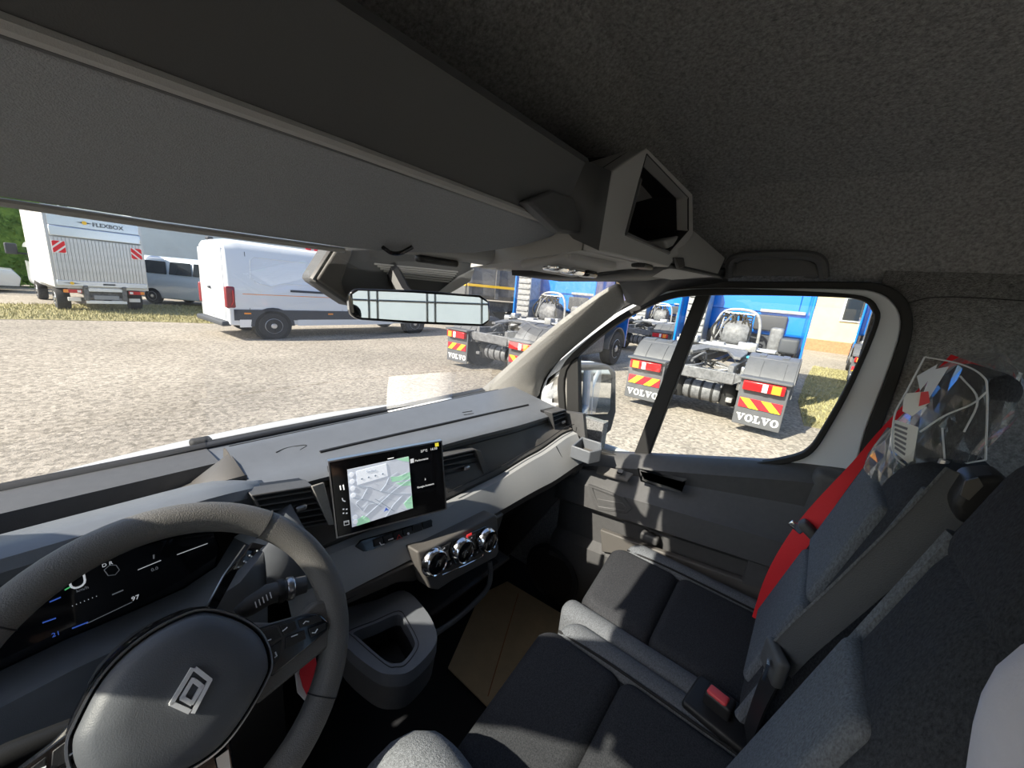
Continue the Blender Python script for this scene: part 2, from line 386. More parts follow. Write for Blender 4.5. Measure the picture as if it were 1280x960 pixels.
for xx in (.3, 2.3, 3.9): flank('side_marker', [(xx, .68), (xx, .72), (xx+.14, .72), (xx+.14, .68)], 'orange', .026)
q = B(); q.rbox((.06, -.95, 1.1), (.2, .14, .55), .05); tl = mk('tail_light', q, 'tail_dark', van)
q = B(); q.tube([(.1, -1.03, 1.28), (.1, -1.03, 1.0), (.06, -1.025, .9)], .012); mk('light_guide', q, 'tail_red', tl)
q = B(); q.rbox((.06, .95, 1.1), (.2, .14, .55), .05); mk('tail_light', q, 'tail_dark', van)
for s in (-1, 1):
    q = B(); q.rbox((-.008, s*.43, 1.42), (.03, .8, 1.75), .012); mk('rear_door', q, 'van_white', van)
q = B(); q.rbox((-.04, .1, 1.28), (.05, .12, .06), .015); mk('door_handle', q, 'cladding', van)
q = B(); q.box((-.03, .35, 1.05), (.02, .5, .12)); mk('licence_plate', q, 'lamp_white', van, bev=.004)
q = B(); q.rbox((-.04, 0, .43), (.2, 1.9, .13), .04); mk('rear_bumper', q, 'cladding', van)
q = B(); q.rbox((.06, .15, 2.52), (.12, .2, .08), .03); mk('roof_lamp', q, 'cladding', van)
for k in range(6): q = B(); q.box((2.0+k*.22, -.62, 2.56), (.14, .01, .09)); mk('roof_letter', q, 'letter_red', van)
for x in (.92, 5.3):
    a = B(); arc = [(math.cos(math.radians(t)), math.sin(math.radians(t))) for t in range(0, 181, 15)]
    a.loft([[Vector((x+.5*c, -1.02, .36+.5*s)), Vector((x+.42*c, -1.02, .36+.42*s)), Vector((x+.42*c, -.97, .36+.42*s)), Vector((x+.5*c, -.97, .36+.5*s))] for c, s in arc]); mk('wheel_arch', a, 'cladding', van)
    d = B(); d.lathe((x, -1.022, .36), (0, 1, 0), [(.42, 0), (.42, .25), (.01, .25)], 28); mk('wheel_well', d, 'rubber', van)
    wheel('wheel', (x, -.93, .36), .36, .22, van, spokes=6); wheel('wheel', (x, .9, .36), .36, .22, van, side=1)
flank('cab_window', [(4.45, 1.45), (4.5, 2.1), (4.85, 2.08), (5.35, 1.5)], 'glass_dark', .015)
van.location = (3.15, 12.75, 0); van.rotation_euler.z = math.radians(2.5); van.scale = (1.12, 1, 1.0)

# ---------------------------------------------------------------- box truck with tail lift (heading +y, rear at y = 0)
bt = thing('box_truck', 'white box truck with a ribbed aluminium tail lift seen from behind', 'truck')
q = B(); q.box((0, 2.1, 1.94), (2.12, 4.2, 2.38)); mk('cargo_box', q, 'box_white', bt, bev=.02)
q = B(); q.ring([(-1.07, -.012, .74), (1.07, -.012, .74), (1.07, -.012, 3.14), (-1.07, -.012, 3.14)], [(-1.0, -.012, .82), (1.0, -.012, .82), (1.0, -.012, 3.06), (-1.0, -.012, 3.06)], (0, .03, 0)); mk('rear_frame', q, 'galv', bt)
q = B(); q.box((0, -.02, 2.82), (2.0, .05, .48)); up_ = mk('upper_flap', q, 'alu_smooth', bt, bev=.008)
q = B(); q.box((0, -.05, 2.42), (2.02, .07, .3)); mk('lift_edge', q, 'alu_smooth', bt, bev=.03)
for k in range(26):
    q = B(); q.box((-.975+k*.078, -.06, 1.6), (.07, .06, 1.28)); mk('lift_slat', q, 'alu', bt)
q = B(); q.box((0, -.065, .9), (2.05, .07, .16)); mk('lift_lower_rail', q, 'alu_smooth', bt, bev=.01)
for s in (-1, 1):
    q = B(); q.box((s*.86-.0, -.1, 1.96), (.28, .012, .36)); pl = mk('hazard_plate', q, 'haz_white', bt)
    for j, sh in enumerate((-.2, 0, .2)):
        z0 = sh; w_ = .07; pts = []
        poly = [(-.13, -.17), (.13, -.17), (.13, .17), (-.13, .17)]
        # diagonal band clipped to the plate
        def clip(poly, f):
            out = []
            for i in range(len(poly)):
                a, c = poly[i-1], poly[i]; fa, fc = f(a), f(c)
                if (fa >= 0) != (fc >= 0): t = fa/(fa-fc); out.append((a[0]+(c[0]-a[0])*t, a[1]+(c[1]-a[1])*t))
                if fc >= 0: out.append(c)
            return out
        g = lambda p: p[1] + s*p[0] - z0
        pp = clip(clip(poly, lambda p: g(p)+w_), lambda p: w_-g(p))
        if len(pp) > 2:
            q = B(); q.prism([(s*.86+x, -.108, 1.96+z) for x, z in pp], (0, -.004, 0)); mk('hazard_stripe', q, 'haz_red', pl)
    q = B(); q.box((s*.72, -.05, .66), (.36, .1, .11)); lb = mk('tail_light', q, 'tail_red', bt, bev=.015)
    q = B(); q.box((s*.88, -.105, .66), (.1, .012, .09)); mk('indicator', q, 'orange', lb)
    q = B(); q.box((s*.6, -.105, .66), (.08, .012, .07)); mk('reversing_lamp', q, 'lamp_white', lb)
    q = B(); q.rbox((s*.44, -.0, .58), (.12, .16, .42), .03); mk('lift_arm', q, 'chassis', bt)
    q = B(); q.rbox((s*.44, -.1, .8), (.1, .06, .1), .02); mk('lift_hinge', q, 'chassis', bt)
    q = B(); q.box((s*.7, .1, .4), (.28, .05, .12)); mk('bumper_end', q, 'lamp_white', bt, bev=.01)
    for j in (-1, 1): q = B(); q.box((s*.66, -.06, 2.93+j*.0), (.07, .03, .14)); 
    mk('flap_latch', q, 'galv', up_)
    wheel('wheel', (s*.86, .9, .36), .36, .3, bt, axis=(1, 0, 0), side=s); wheel('wheel', (s*.86, 4.6, .36), .36, .24, bt, axis=(1, 0, 0), side=s)
q = B(); q.box((0, -.04, .72), (.95, .05, .12)); mk('lift_beam', q, 'alu_smooth', bt, bev=.01)
q = B(); q.box((0, .2, .56), (.9, .1, .22)); mk('underrun_frame', q, 'chassis', bt)
q = B(); q.box((0, -.03, .33), (.95, .06, .1)); mk('bumper_bar', q, 'lamp_white', bt, bev=.01)
q = B(); q.box((0, -.07, .48), (.58, .02, .13)); mk('licence_plate', q, 'ink_grey', bt, bev=.004)
q = B(); q.box((0, 2.2, .62), (.9, 4.2, .2)); mk('chassis_frame', q, 'chassis', bt)
q = B(); q.rbox((0, 5.3, 1.25), (1.95, 2.1, 1.7), .25); cabp = mk('cab', q, 'van_white', bt)
q = B(); q.box((-.995, 5.3, 1.6), (.02, 1.0, .5)); mk('cab_window', q, 'glass_dark', cabp, bev=.03)
q = B(); q.rbox((-1.3, 5.6, 1.75), (.3, .16, .4), .05); mk('wing_mirror', q, 'cladding', bt)
q = B(); q.tube([(-.95, 5.6, 1.6), (-1.3, 5.6, 1.6)], .03); mk('mirror_arm', q, 'cladding', bt)
text('box_lettering', 'FLEXBOX', .165, (.28, -.05, 2.72), (1, 0, 0), (0, 0, 1), 'letter_dark', up_, .003, bold=.004)
q = B(); q.prism([(-.42, -.05, 2.74), (-.24, -.05, 2.71), (-.06, -.05, 2.74), (-.24, -.05, 2.77)], (0, -.004, 0)); mk('wing_emblem', q, 'letter_dark', up_)
q = B(); q.lathe((-.24, -.052, 2.74), (0, -1, 0), [(.055, 0), (.055, .008), (.001, .009)], 16); mk('wing_emblem_disc', q, 'letter_yellow', up_)
q = B(); q.prism([(-.9, -.103, .9), (-.72, -.103, .88), (-.54, -.103, .9), (-.72, -.103, .92)], (0, -.004, 0)); mk('rail_emblem', q, 'letter_dark', bt)
q = B(); q.lathe((-.72, -.103, .9), (0, -1, 0), [(.045, 0), (.045, .008), (.001, .009)], 14); mk('rail_emblem_disc', q, 'letter_yellow', bt)
q = B(); q.box((.1, -.105, .9), (.28, .012, .05)); mk('rail_grip', q, 'cladding', bt)
bt.location = (1.68, 18.5, 0); bt.rotation_euler.z = math.radians(5)

# ---------------------------------------------------------------- minibus and silver car beyond
def car_body(t, L, Wd, prof, m, name='body'):
    rings = []
    for z, x0, x1, w in prof: rings.append([Vector((x0, -w/2, z)), Vector((x1, -w/2*.96, z)), Vector((x1, w/2*.96, z)), Vector((x0, w/2, z))])
    q = B(); q.loft(rings); return mk(name, q, m, t, bev=.06, seg=3, ang=50)
mb = thing('minibus', 'pale blue-white minibus standing between the box truck and the large white van', 'van')
car_body(mb, 4.9, 1.9, [(.25, 0, 4.9, 1.8), (.75, -.05, 5.0, 1.92), (1.05, 0, 4.7, 1.9), (1.25, .02, 4.3, 1.86), (1.9, .1, 3.3, 1.66), (1.97, .25, 3.1, 1.5)], 'minibus')
for x0, x1 in ((.35, 1.5), (1.65, 2.55), (2.65, 3.5)):
    q = B(); q.prism([(x0, -.94, 1.27), (x0+.02, -.85, 1.78), (x1-.03, -.85, 1.78), (x1+.05, -.94, 1.27)], (0, -.015, 0)); mk('window', q, 'glass_dark', mb)
q = B(); q.prism([(-.01, -.72, 1.27), (-.01, .72, 1.27), (.09, .66, 1.8), (.09, -.66, 1.8)], (-.02, 0, 0)); mk('rear_window', q, 'glass_dark', mb)
for s in (-1, 1):
    for x in (.85, 4.0): wheel('wheel', (x, s*.86, .33), .33, .22, mb, side=s)
    q = B(); q.rbox((.0, s*.86, 1.1), (.1, .1, .45), .04); mk('tail_light', q, 'tail_dark', mb)
mb.location = (3.62, 23.5, 0); mb.rotation_euler.z = math.radians(-52)
sc_ = thing('saloon_car', 'silver-white saloon car parked behind the fence beside the hedge', 'car')
car_body(sc_, 4.6, 1.8, [(.25, 0, 4.6, 1.75), (.6, -.05, 4.68, 1.84), (.9, .05, 4.5, 1.8), (.98, .5, 3.4, 1.7), (1.4, 1.1, 2.6, 1.4), (1.44, 1.3, 2.4, 1.3)], 'car_silver')
q = B(); q.prism([(.75, -.86, 1.0), (1.2, -.72, 1.36), (2.5, -.72, 1.36), (3.1, -.86, 1.0)], (0, -.02, 0)); mk('window', q, 'glass_dark', sc_)
for s in (-1, 1):
    for x in (.85, 3.7): wheel('wheel', (x, s*.82, .32), .32, .2, sc_, side=s)
q = B(); q.rbox((2.95, -.98, 1.0), (.2, .14, .12), .04); mk('wing_mirror', q, 'car_silver', sc_)
sc_.location = (-4.7, 26.6, 0); sc_.rotation_euler.z = math.radians(1)

# ---------------------------------------------------------------- fence, hedge, tarp wall, building
fe = thing('wire_fence', 'green wire mesh fence in front of the hedge', 'fence', (-5.5, 25.3, 0))
for k in range(5): q = B(); q.box((-11+k*2.45, 25.3, .85), (.06, .06, 1.7)); mk('fence_post', q, 'fence_wire', fe)
q = B()
for k in range(9): q.box((-6.1, 25.3, .1+k*.19), (9.9, .008, .008))
for k in range(100): q.box((-11.05+k*.1, 25.3, .85), (.006, .006, 1.65))
o = mk('fence_mesh', q, 'fence_wire', fe, flat=True); o['kind'] = 'stuff'
def hedge(label, c, s, n):
    t = thing('hedge', label, 'hedge', (c[0], c[1], 0)); q = B(); q.rbox((c[0], c[1], s[2]/2), (s[0]*.94, s[1]*.8, s[2]*.96), .4); mk('inner_growth', q, 'hedge', t)
    q = B()
    for _ in range(n):
        x = random.uniform(-.5, .5)*s[0]; z = random.uniform(0, 1)*s[2]; y = -s[1]/2+random.uniform(0, .25)
        p = Vector((c[0]+x, c[1]+y, z)); a = Vector((random.uniform(-1, 1), random.uniform(-1, .3), random.uniform(-1, 1))).normalized()*.11; e = a.orthogonal().normalized()*.05
        q.add([p-a, p+e, p+a, p-e], [(0, 1, 2, 3)])
    o = mk('leaves', q, 'hedge', t, flat=True); o['kind'] = 'stuff'
hedge('tall clipped green hedge behind the wire fence', (-7, 30, 0), (18, 1.5, 4.6), 9000)
tw = thing('tarpaulin_trailer', 'long pale grey tarpaulin trailer side behind the parked vans', 'trailer', (9, 29, 0))
q = B(); q.box((10.3, 29, 2.6), (13, 2.4, 3.4)); mk('tarpaulin', q, 'tarp', tw, bev=.05)
q = B(); q.box((10.3, 29, .8), (13, 2.2, .25)); mk('chassis_frame', q, 'chassis', tw)
for x in (9.5, 10.8, 12.1): wheel('wheel', (x, 28, .5), .5, .35, tw)
bd = thing('yard_building', 'beige rendered building with a grey window beyond the blue trucks', 'building', (30, 0, 0))
q = B(); q.box((31, -2, 3), (2, 22, 6)); mk('wall', q, 'beige_wall', bd)
q = B(); q.box((29.97, -2, .35), (.06, 22, .7)); mk('plinth', q, 'brick_red', bd)
for y in (2.6, -1.2, -5):
    q = B(); q.box((29.95, y, 2.6), (.1, 1.2, 1.4)); w_ = mk('window', q, 'tarp', bd); q = B(); q.box((29.88, y, 2.6), (.06, 1.0, 1.2)); mk('pane', q, 'glass_dark', w_)
# ---------------------------------------------------------------- tractor unit (heading +x, rear flaps at x = 0)
def slab_word(b, o, a, u, n, h, t=.006):
    """VOLVO in heavy slab capitals; o = left baseline, a = right, u = up"""
    x = 0; o = Vector(o)
    def poly(pts): b.prism([o + a*(x+px*h) + u*(py*h) for px, py in pts], n*t)
    for ch in 'VOLVO':
        if ch == 'V':
            poly([(.0, 1), (.5, 1), (.5, .86), (0, .86)]); poly([(.62, 1), (1.02, 1), (1.02, .86), (.62, .86)])
            poly([(.1, .9), (.4, .9), (.64, .2), (.58, 0), (.44, 0)]); poly([(.76, .9), (.9, .9), (.58, 0), (.5, .1)]); x += h*1.06
        elif ch == 'O':
            N = 20; ou = [o + a*(x+(.47+.47*math.cos(2*math.pi*k/N))*h) + u*((.5+.52*math.sin(2*math.pi*k/N))*h) for k in range(N)]
            inn = [o + a*(x+(.47+.2*math.cos(2*math.pi*k/N))*h) + u*((.5+.36*math.sin(2*math.pi*k/N))*h) for k in range(N)]
            b.ring(ou, inn, n*t); x += h*1.0
        else:
            poly([(0, 1), (.56, 1), (.56, .86), (0, .86)]); poly([(.14, .9), (.42, .9), (.42, .1), (.14, .1)]); poly([(0, 0), (.82, 0), (.82, .15), (0, .15)]); poly([(.68, .1), (.82, .1), (.82, .42), (.68, .32)]); x += h*.9
    return x
def bolted(t, m, pts, r, name='hose'): q = B(); q.tube(smooth(pts, 5), r, 6); return mk(name, q, m, t)
def make_tractor():
    t = thing('tractor_unit', 'x', 'truck'); rnd = random.Random(3)
    for s in (-1, 1):
        # mud flap with print, hazard plate, lamp cluster (s = +1 is the truck's left)
        yc = s*.93; hw = .33
        q = B(); q.box((.0, yc, .5), (.025, 2*hw, .74)); fl = mk('mud_flap', q, 'mudguard', t, bev=.01)
        q = B(); slab_word(q, (-.0125, yc+.285, .2), Vector((0, -1, 0)), Vector((0, 0, 1)), Vector((-1, 0, 0)), .118); mk('flap_lettering', q, 'letter_white', fl, flat=True)
        q = B(); q.box((-.02, yc, .50), (.02, .58, .15)); hp = mk('hazard_plate', q, 'haz_red', fl)
        for k in (-1, 1):
            x0 = k*.145; q = B(); e = .075*s
            q.prism([(-.031, yc+max(-.29, min(.29, a)), .5+c) for a, c in ((x0-.065+e, -.075), (x0+.065+e, -.075), (x0+.065-e, .075), (x0-.065-e, .075))], (-.003, 0, 0)); mk('hazard_stripe', q, 'haz_yellow', hp)
        q = B(); q.box((-.05, yc, .79), (.1, .56, .15)); tl = mk('tail_light', q, 'tail_red', t, bev=.015)
        q = B(); q.box((-.105, yc-s*.0+.02*s, .79), (.012, .07, .13)); mk('reversing_lamp', q, 'lamp_white', tl)
        q = B(); q.box((-.105, yc+s*.17, .79), (.012, .12, .13)); mk('indicator', q, 'orange', tl)
        q = B(); q.box((.06, yc, .9), (.3, .7, .04)); mk('lamp_shelf', q, 'mudguard', t, bev=.01)
        # three-piece mudguard over the twin wheels
        cx, cz, R = .78, .52, .72
        for nm, a0, a1 in (('rear', 112, 168), ('top', 66, 112), ('front', 20, 66)):
            q = B(); ar = [math.radians(a0+(a1-a0)*k/8) for k in range(9)]
            q.loft([[Vector((cx+R*math.cos(a), yc-.35, cz+R*math.sin(a))), Vector((cx+R*math.cos(a), yc+.35, cz+R*math.sin(a))), Vector((cx+(R-.03)*math.cos(a), yc+.35, cz+(R-.03)*math.sin(a))), Vector((cx+(R-.03)*math.cos(a), yc-.35, cz+(R-.03)*math.sin(a)))] for a in ar])
            mg = mk('mudguard', q, 'mudguard', t, bev=.01)
            for yy in (-.16, .16):
                q = B(); q.loft([[Vector((cx+(R+.012)*math.cos(a), yc+yy-.045, cz+(R+.012)*math.sin(a))), Vector((cx+(R+.012)*math.cos(a), yc+yy+.045, cz+(R+.012)*math.sin(a))), Vector((cx+(R-.01)*math.cos(a), yc+yy+.045, cz+(R-.01)*math.sin(a))), Vector((cx+(R-.01)*math.cos(a), yc+yy-.045, cz+(R-.01)*math.sin(a)))] for a in ar[1:-1]]); mk('strap', q, 'mudguard', mg)
            for y2 in (-.35, .35):
                q = B(); q.loft([[Vector((cx+R*math.cos(a), yc+y2, cz+R*math.sin(a))), Vector((cx+R*math.cos(a), yc+y2-.015, cz+R*math.sin(a))), Vector((cx+(R-.1)*math.cos(a), yc+y2-.015, cz+(R-.1)*math.sin(a))), Vector((cx+(R-.1)*math.cos(a), yc+y2, cz+(R-.1)*math.sin(a)))] for a in ar]); mk('mudguard_lip', q, 'mudguard', mg)
        for y2 in (.78, 1.08): wheel('wheel', (cx, s*y2, .5), .5, .27, t, side=s, spokes=10)
        wheel('wheel', (4.5, s*1.05, .5), .5, .32, t, side=s, spokes=10)
        q = B(); q.box((2.9, s*.41, .9), (5.6, .09, .26)); mk('frame_rail', q, 'chassis', t, bev=.015)
        q = B(); q.prism([(.05, s*.37, .75), (.05, s*.45, .75), (.05, s*.45, .9), (.05, s*.37, .9)], (.3, 0, .05)); mk('frame_end', q, 'chassis', t)
        q = B(); q.lathe((.42, s*.42, .3), (0, 0, 1), [(.12, 0), (.14, .06), (.13, .14), (.15, .24), (.13, .34), (.1, .38)], 18); mk('air_spring', q, 'rubber', t)
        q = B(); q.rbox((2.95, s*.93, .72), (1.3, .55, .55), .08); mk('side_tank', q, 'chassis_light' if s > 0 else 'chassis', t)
        # deflector fin beside the cab
        q = B(); q.rbox((2.75, s*1.2, 2.35), (.55, .05, 2.7), .02, R=rotz(-s*6)); mk('side_deflector', q, 'truck_blue', t)
        q = B()
        fa = [math.radians(a) for a in range(0, 181, 15)]
        q.loft([[Vector((4.5+.62*math.cos(a), s*1.22, .52+.62*math.sin(a))), Vector((4.5+.62*math.cos(a), s*.85, .52+.62*math.sin(a))), Vector((4.5+.58*math.cos(a), s*.85, .52+.58*math.sin(a))), Vector((4.5+.58*math.cos(a), s*1.22, .52+.58*math.sin(a)))] for a in fa]); mk('front_mudguard', q, 'mudguard', t)
        q = B(); q.rbox((3.1, s*.85, 1.12), (.6, .5, .3), .08); mk('step_box', q, 'mudguard', t)
    q = B(); q.box((.08, 0, .82), (.08, 1.0, .2)); cm = mk('rear_crossmember', q, 'chassis', t, bev=.02)
    for k in range(7): q = B(); q.lathe((.045, -.36+k*.12, .83), (-1, 0, 0), [(.022, 0), (.022, -.004), (.001, .004)], 10); mk('bolt_hole', q, 'rubber', cm)
    for s in (-1, 1): q = B(); q.prism([(.06, s*.5, .74), (.06, s*.66, .84), (.06, s*.5, .92)], (.04, 0, 0)); mk('crossmember_wing', q, 'chassis', t)
    q = B(); q.lathe((.4, -.3, .47), (0, 1, 0), [(.04, -.02), (.15, .0), (.17, .05), (.17, .55), (.15, .6), (.04, .62)], 22); at = mk('air_tank', q, 'chassis', t)
    for y in (-.18, .0, .18): q = B(); q.lathe((.4, y-.02, .47), (0, 1, 0), [(.176, 0), (.18, .004), (.18, .036), (.176, .04)], 22); mk('tank_strap', q, 'rubber', at)
    q = B(); q.lathe((.78, -.8, .5), (0, 1, 0), [(.09, 0), (.09, .5), (.22, .62), (.24, .8), (.22, .98), (.09, 1.1), (.09, 1.6)], 16); mk('rear_axle', q, 'chassis', t)
    # fifth wheel and decks
    q = B()
    pl = [(1.05, -.16), (.62, -.34), (.62, -.45), (1.1, -.48), (1.6, -.42), (1.75, -.2), (1.75, .2), (1.6, .42), (1.1, .48), (.62, .45), (.62, .34), (1.05, .16), (1.12, 0)]
    q.prism([(x, y, 1.08+.06*min(1, (x-.62)/.4)) for x, y in pl], (0, 0, .05)); mk('fifth_wheel', q, 'chassis', t, bev=.01)
    q = B(); q.box((1.05, -.55, 1.12), (.16, .12, .03)); mk('coupling_lever', q, 'plate_blue', t)
    q = B(); q.box((1.98, .05, 1.2), (.5, 1.8, .035)); mk('catwalk', q, 'deck', t, bev=.008)
    q = B(); q.box((1.5, -.95, 1.08), (.7, .5, .03)); mk('catwalk', q, 'chassis_light', t, bev=.008)
    # cab
    q = B(); q.loft([[Vector((x, y, z)) for x, y in ((3.05, -1.22), (5.3, -1.22), (5.3, 1.22), (3.05, 1.22))] for z in (1.45, 2.2, 3.5, 3.75)]); cb = mk('cab', q, 'truck_blue', t, bev=.08, seg=3)
    q = B(); q.prism([(3.04, -1.0, 1.95), (3.04, 1.0, 1.95), (3.04, 1.0, 3.3), (3.04, -1.0, 3.3)], (-.025, 0, 0)); mk('rear_panel', q, 'truck_blue', cb, bev=.02)
    q = B(); q.rbox((3.0, -.55, 1.72), (.06, .6, .34), .05); mk('rear_recess', q, 'cladding', cb)
    q = B(); q.box((3.0, -.72, 1.98), (.04, .8, .06)); mk('grab_rail', q, 'chassis_light', cb)
    q = B(); q.box((3.75, 0, 1.25), (1.3, 2.2, .4)); mk('cab_floor', q, 'cladding', t)
    q = B(); q.box((5.33, 0, 1.0), (.06, 2.3, 1.0)); mk('front_bumper', q, 'truck_blue', t)
    q = B(); q.box((4.1, -1.23, 2.5), (.8, .02, .8)); mk('door_window', q, 'glass_dark', cb)
    q = B(); q.box((4.1, 1.23, 2.5), (.8, .02, .8)); mk('door_window', q, 'glass_dark', cb)
    # exhaust stack cabinet with louvres on the left
    q = B(); q.box((2.6, .82, 1.9), (.5, .42, 1.5)); ex = mk('exhaust_cabinet', q, 'chassis_light', t, bev=.02)
    for k in range(9): q = B(); q.box((2.34, .82, 1.25+k*.15), (.03, .38, .05), roty(25)); mk('louvre', q, 'chassis', ex)
    # coil arch behind the cab: air and electric lines on a hoop
    q = B(); q.tube(smooth([(2.5, .42, 1.2), (2.5, .38, 1.7), (2.5, .2, 1.92), (2.5, -.25, 1.92), (2.5, -.42, 1.7), (2.5, -.46, 1.2)], 6), .03, 8); mk('line_hoop', q, 'chassis_light', t)
    q = B(); q.tube([(2.48, .25, 1.86), (2.48, -.3, 1.86)], .022, 8); mk('hoop_bar', q, 'galv', t)
    for s in (-.22, .22):
        q = B(); n = 90; q.tube([(2.4+.0, s+.07*math.cos(k*.7), 1.84-.55*k/n+.02*math.sin(k*.7)) for k in range(n)], .014, 5); mk('coiled_line', q, 'rubber', t)
    q = B(); q.lathe((2.5, -.3, 1.42), (0, 1, 0), [(.1, 0), (.26, .02), (.3, .1), (.3, .42), (.25, .5), (.1, .52)], 20); mk('air_intake_drum', q, 'chassis', t)
    q = B(); q.rbox((2.55, -.75, 1.4), (.24, .24, .5), .06); mk('filter_canister', q, 'chassis', t)
    q = B(); q.rbox((2.45, -1.0, 1.32), (.4, .32, .3), .05); mk('battery_cover', q, 'cladding', t)
    for k in range(26):
        x0, y0 = rnd.uniform(.2, 1.2), rnd.uniform(-.36, .36); z0 = rnd.uniform(.7, 1.02)
        bolted(t, rnd.choice(['chassis', 'rubber', 'chassis_light', 'galv']), [(x0, y0, z0), (x0+rnd.uniform(-.1, .35), y0+rnd.uniform(-.25, .25), z0+rnd.uniform(-.12, .16)), (x0+rnd.uniform(.1, .6), y0+rnd.uniform(-.35, .35), z0+rnd.uniform(-.15, .1))], rnd.uniform(.008, .022))
    for k in range(14):
        x0 = rnd.uniform(.15, .5); y0 = rnd.choice([-1, 1])*rnd.uniform(.46, .6); z0 = rnd.uniform(.35, 1.0)
        q = B(); q.rbox((x0, y0, z0), (rnd.uniform(.06, .16), rnd.uniform(.05, .12), rnd.uniform(.05, .16)), .015, 2); mk('valve_block', q, rnd.choice(['chassis', 'chassis_light', 'galv']), t)
    for k in range(10):
        y0 = rnd.uniform(-.45, .45); bolted(t, rnd.choice(['rubber', 'chassis_light', 'chassis']), [(2.35, y0, 1.15), (2.3, y0+rnd.uniform(-.2, .2), 1.5), (2.45, y0*.6, 1.85), (2.8, y0*.5, 1.6)], rnd.uniform(.012, .024))
    for k in range(16):
        q = B(); q.rbox((rnd.uniform(1.75, 2.7), rnd.uniform(-1.05, 1.0), rnd.uniform(1.12, 1.28)), (rnd.uniform(.1, .3), rnd.uniform(.08, .25), rnd.uniform(.05, .22)), .02, 2); mk('chassis_box', q, rnd.choice(['chassis', 'chassis_light', 'galv', 'mudguard']), t)
    return t
tr = make_tractor()
spots = [((7.06, 1.45), 0.5, 'blue tractor unit with both rear mud flaps seen whole through the passenger window'),
         ((6.35, 5.72), 2, 'blue tractor unit seen through the windscreen in front of the grey tipper'),
         ((14.6, 5.55), 0, 'blue tractor unit parked in the second row behind the other two'),
         ((15.9, -2.15), -1, 'blue tractor unit next to the beige building, its left flap in view')]
for i, ((x, y), a, lab) in enumerate(spots):
    o = tr if i == 0 else copy_tree(tr)
    o.location = (x, y, 0); o.rotation_euler.z = math.radians(a); o['label'] = lab; o['group'] = 'blue tractor units in the yard'
# ---------------------------------------------------------------- tipper lorry with yellow stripe
tp = thing('tipper_truck', 'dark grey tipper lorry with yellow stripes standing behind the blue tractor unit', 'truck')
q = B(); q.loft([[Vector((x, y, z)) for x, y in ((0, -w), (6, -w), (6, w), (0, w))] for z, w in ((1.45, 1.1), (1.6, 1.22), (2.9, 1.25))]); tb = mk('tipper_body', q, 'tipper', tp, bev=.03)
for k in range(6): q = B(); q.box((.1+k*1.16, -1.26, 2.2), (.14, .08, 1.4)); mk('body_rib', q, 'tipper', tb)
q = B(); q.box((3, -1.31, 1.98), (6.05, .03, .1)); mk('yellow_stripe', q, 'tipper_yellow', tb)
q = B(); q.box((-.06, 0, 1.98), (.03, 2.4, .1)); mk('yellow_stripe', q, 'tipper_yellow', tb)
q = B(); q.box((-.03, 0, 2.2), (.08, 2.3, 1.3)); tgp = mk('tailgate', q, 'tipper', tp, bev=.02)
for y in (-.7, 0, .7): q = B(); q.box((-.09, y, 2.3), (.03, .28, .16)); mk('tailgate_plate', q, 'tipper_yellow', tgp)
q = B(); q.box((3, 0, 1.15), (6.5, .9, .4)); mk('chassis_frame', q, 'chassis', tp)
q = B(); q.box((-.1, 0, .85), (.12, 2.3, .14)); mk('underrun_bar', q, 'chassis_light', tp)
for s in (-1, 1):
    for x in (.9, 2.3, 5.8): wheel('wheel', (x, s*.95, .52), .52, .42, tp, side=s, spokes=10)
    q = B(); q.box((-.14, s*.85, 1.05), (.08, .45, .14)); mk('tail_light', q, 'tail_red', tp)
rn = random.Random(5)
for k in range(22):
    y0 = rn.uniform(-1, 1); z0 = rn.uniform(.7, 1.4); bolted(tp, rn.choice(['chassis', 'chassis_light', 'hose_red', 'galv']), [(-.1, y0, z0), (-.15, y0+rn.uniform(-.2, .2), z0-.15), (.1, y0+rn.uniform(-.3, .3), z0-rn.uniform(.1, .4))], rn.uniform(.015, .04))
q = B(); q.rbox((7.3, 0, 2.0), (2, 2.4, 2.4), .2); mk('cab', q, 'truck_blue', tp)
tp.location = (11.6, 12.4, 0); tp.rotation_euler.z = math.radians(-25)
# ---------------------------------------------------------------- white trailer standing behind our cab (seen in the inside mirror)
wt = thing('box_trailer', 'white box trailer standing behind our cab, seen in the inside mirror', 'trailer', (1, -9, 0))
q = B(); q.box((.8, -9, 2.4), (7, 2.4, 2.7)); mk('trailer_box', q, 'tarp', wt, bev=.04)
q = B(); q.box((.8, -9, .9), (6.6, 1.0, .25)); mk('chassis_frame', q, 'chassis', wt)
for x in (-1, .2): wheel('wheel', (x, -7.95, .48), .48, .3, wt, side=1, spokes=10)
# ================================================================== OUR VAN: CAB SHELL (camera-relative metres from here on)
OFF = EYE.copy()
CX = .46                                            # centre line of the cab
def mirror_x(p): return Vector((2*CX-p[0], p[1], p[2]))
# headliner: cross-section swept along y
HS = [(1.335, .085), (1.305, .15), (1.25, .235), (1.165, .305), (.98, .362), (.75, .405), (CX, .42)]
HS = HS + [(2*CX-x, z) for x, z in HS[-2::-1]]
ys = [.535, .42, .35, .2, .05, -.1, -.25, -.4, -.62]
b = B(); b.sheet([[Vector((x, y, z - (max(0, y-.3)*.5 if z > .2 else 0))) for x, z in HS] for y in ys]); struct('ceiling', b, 'headliner', solid=.02, ang=16)
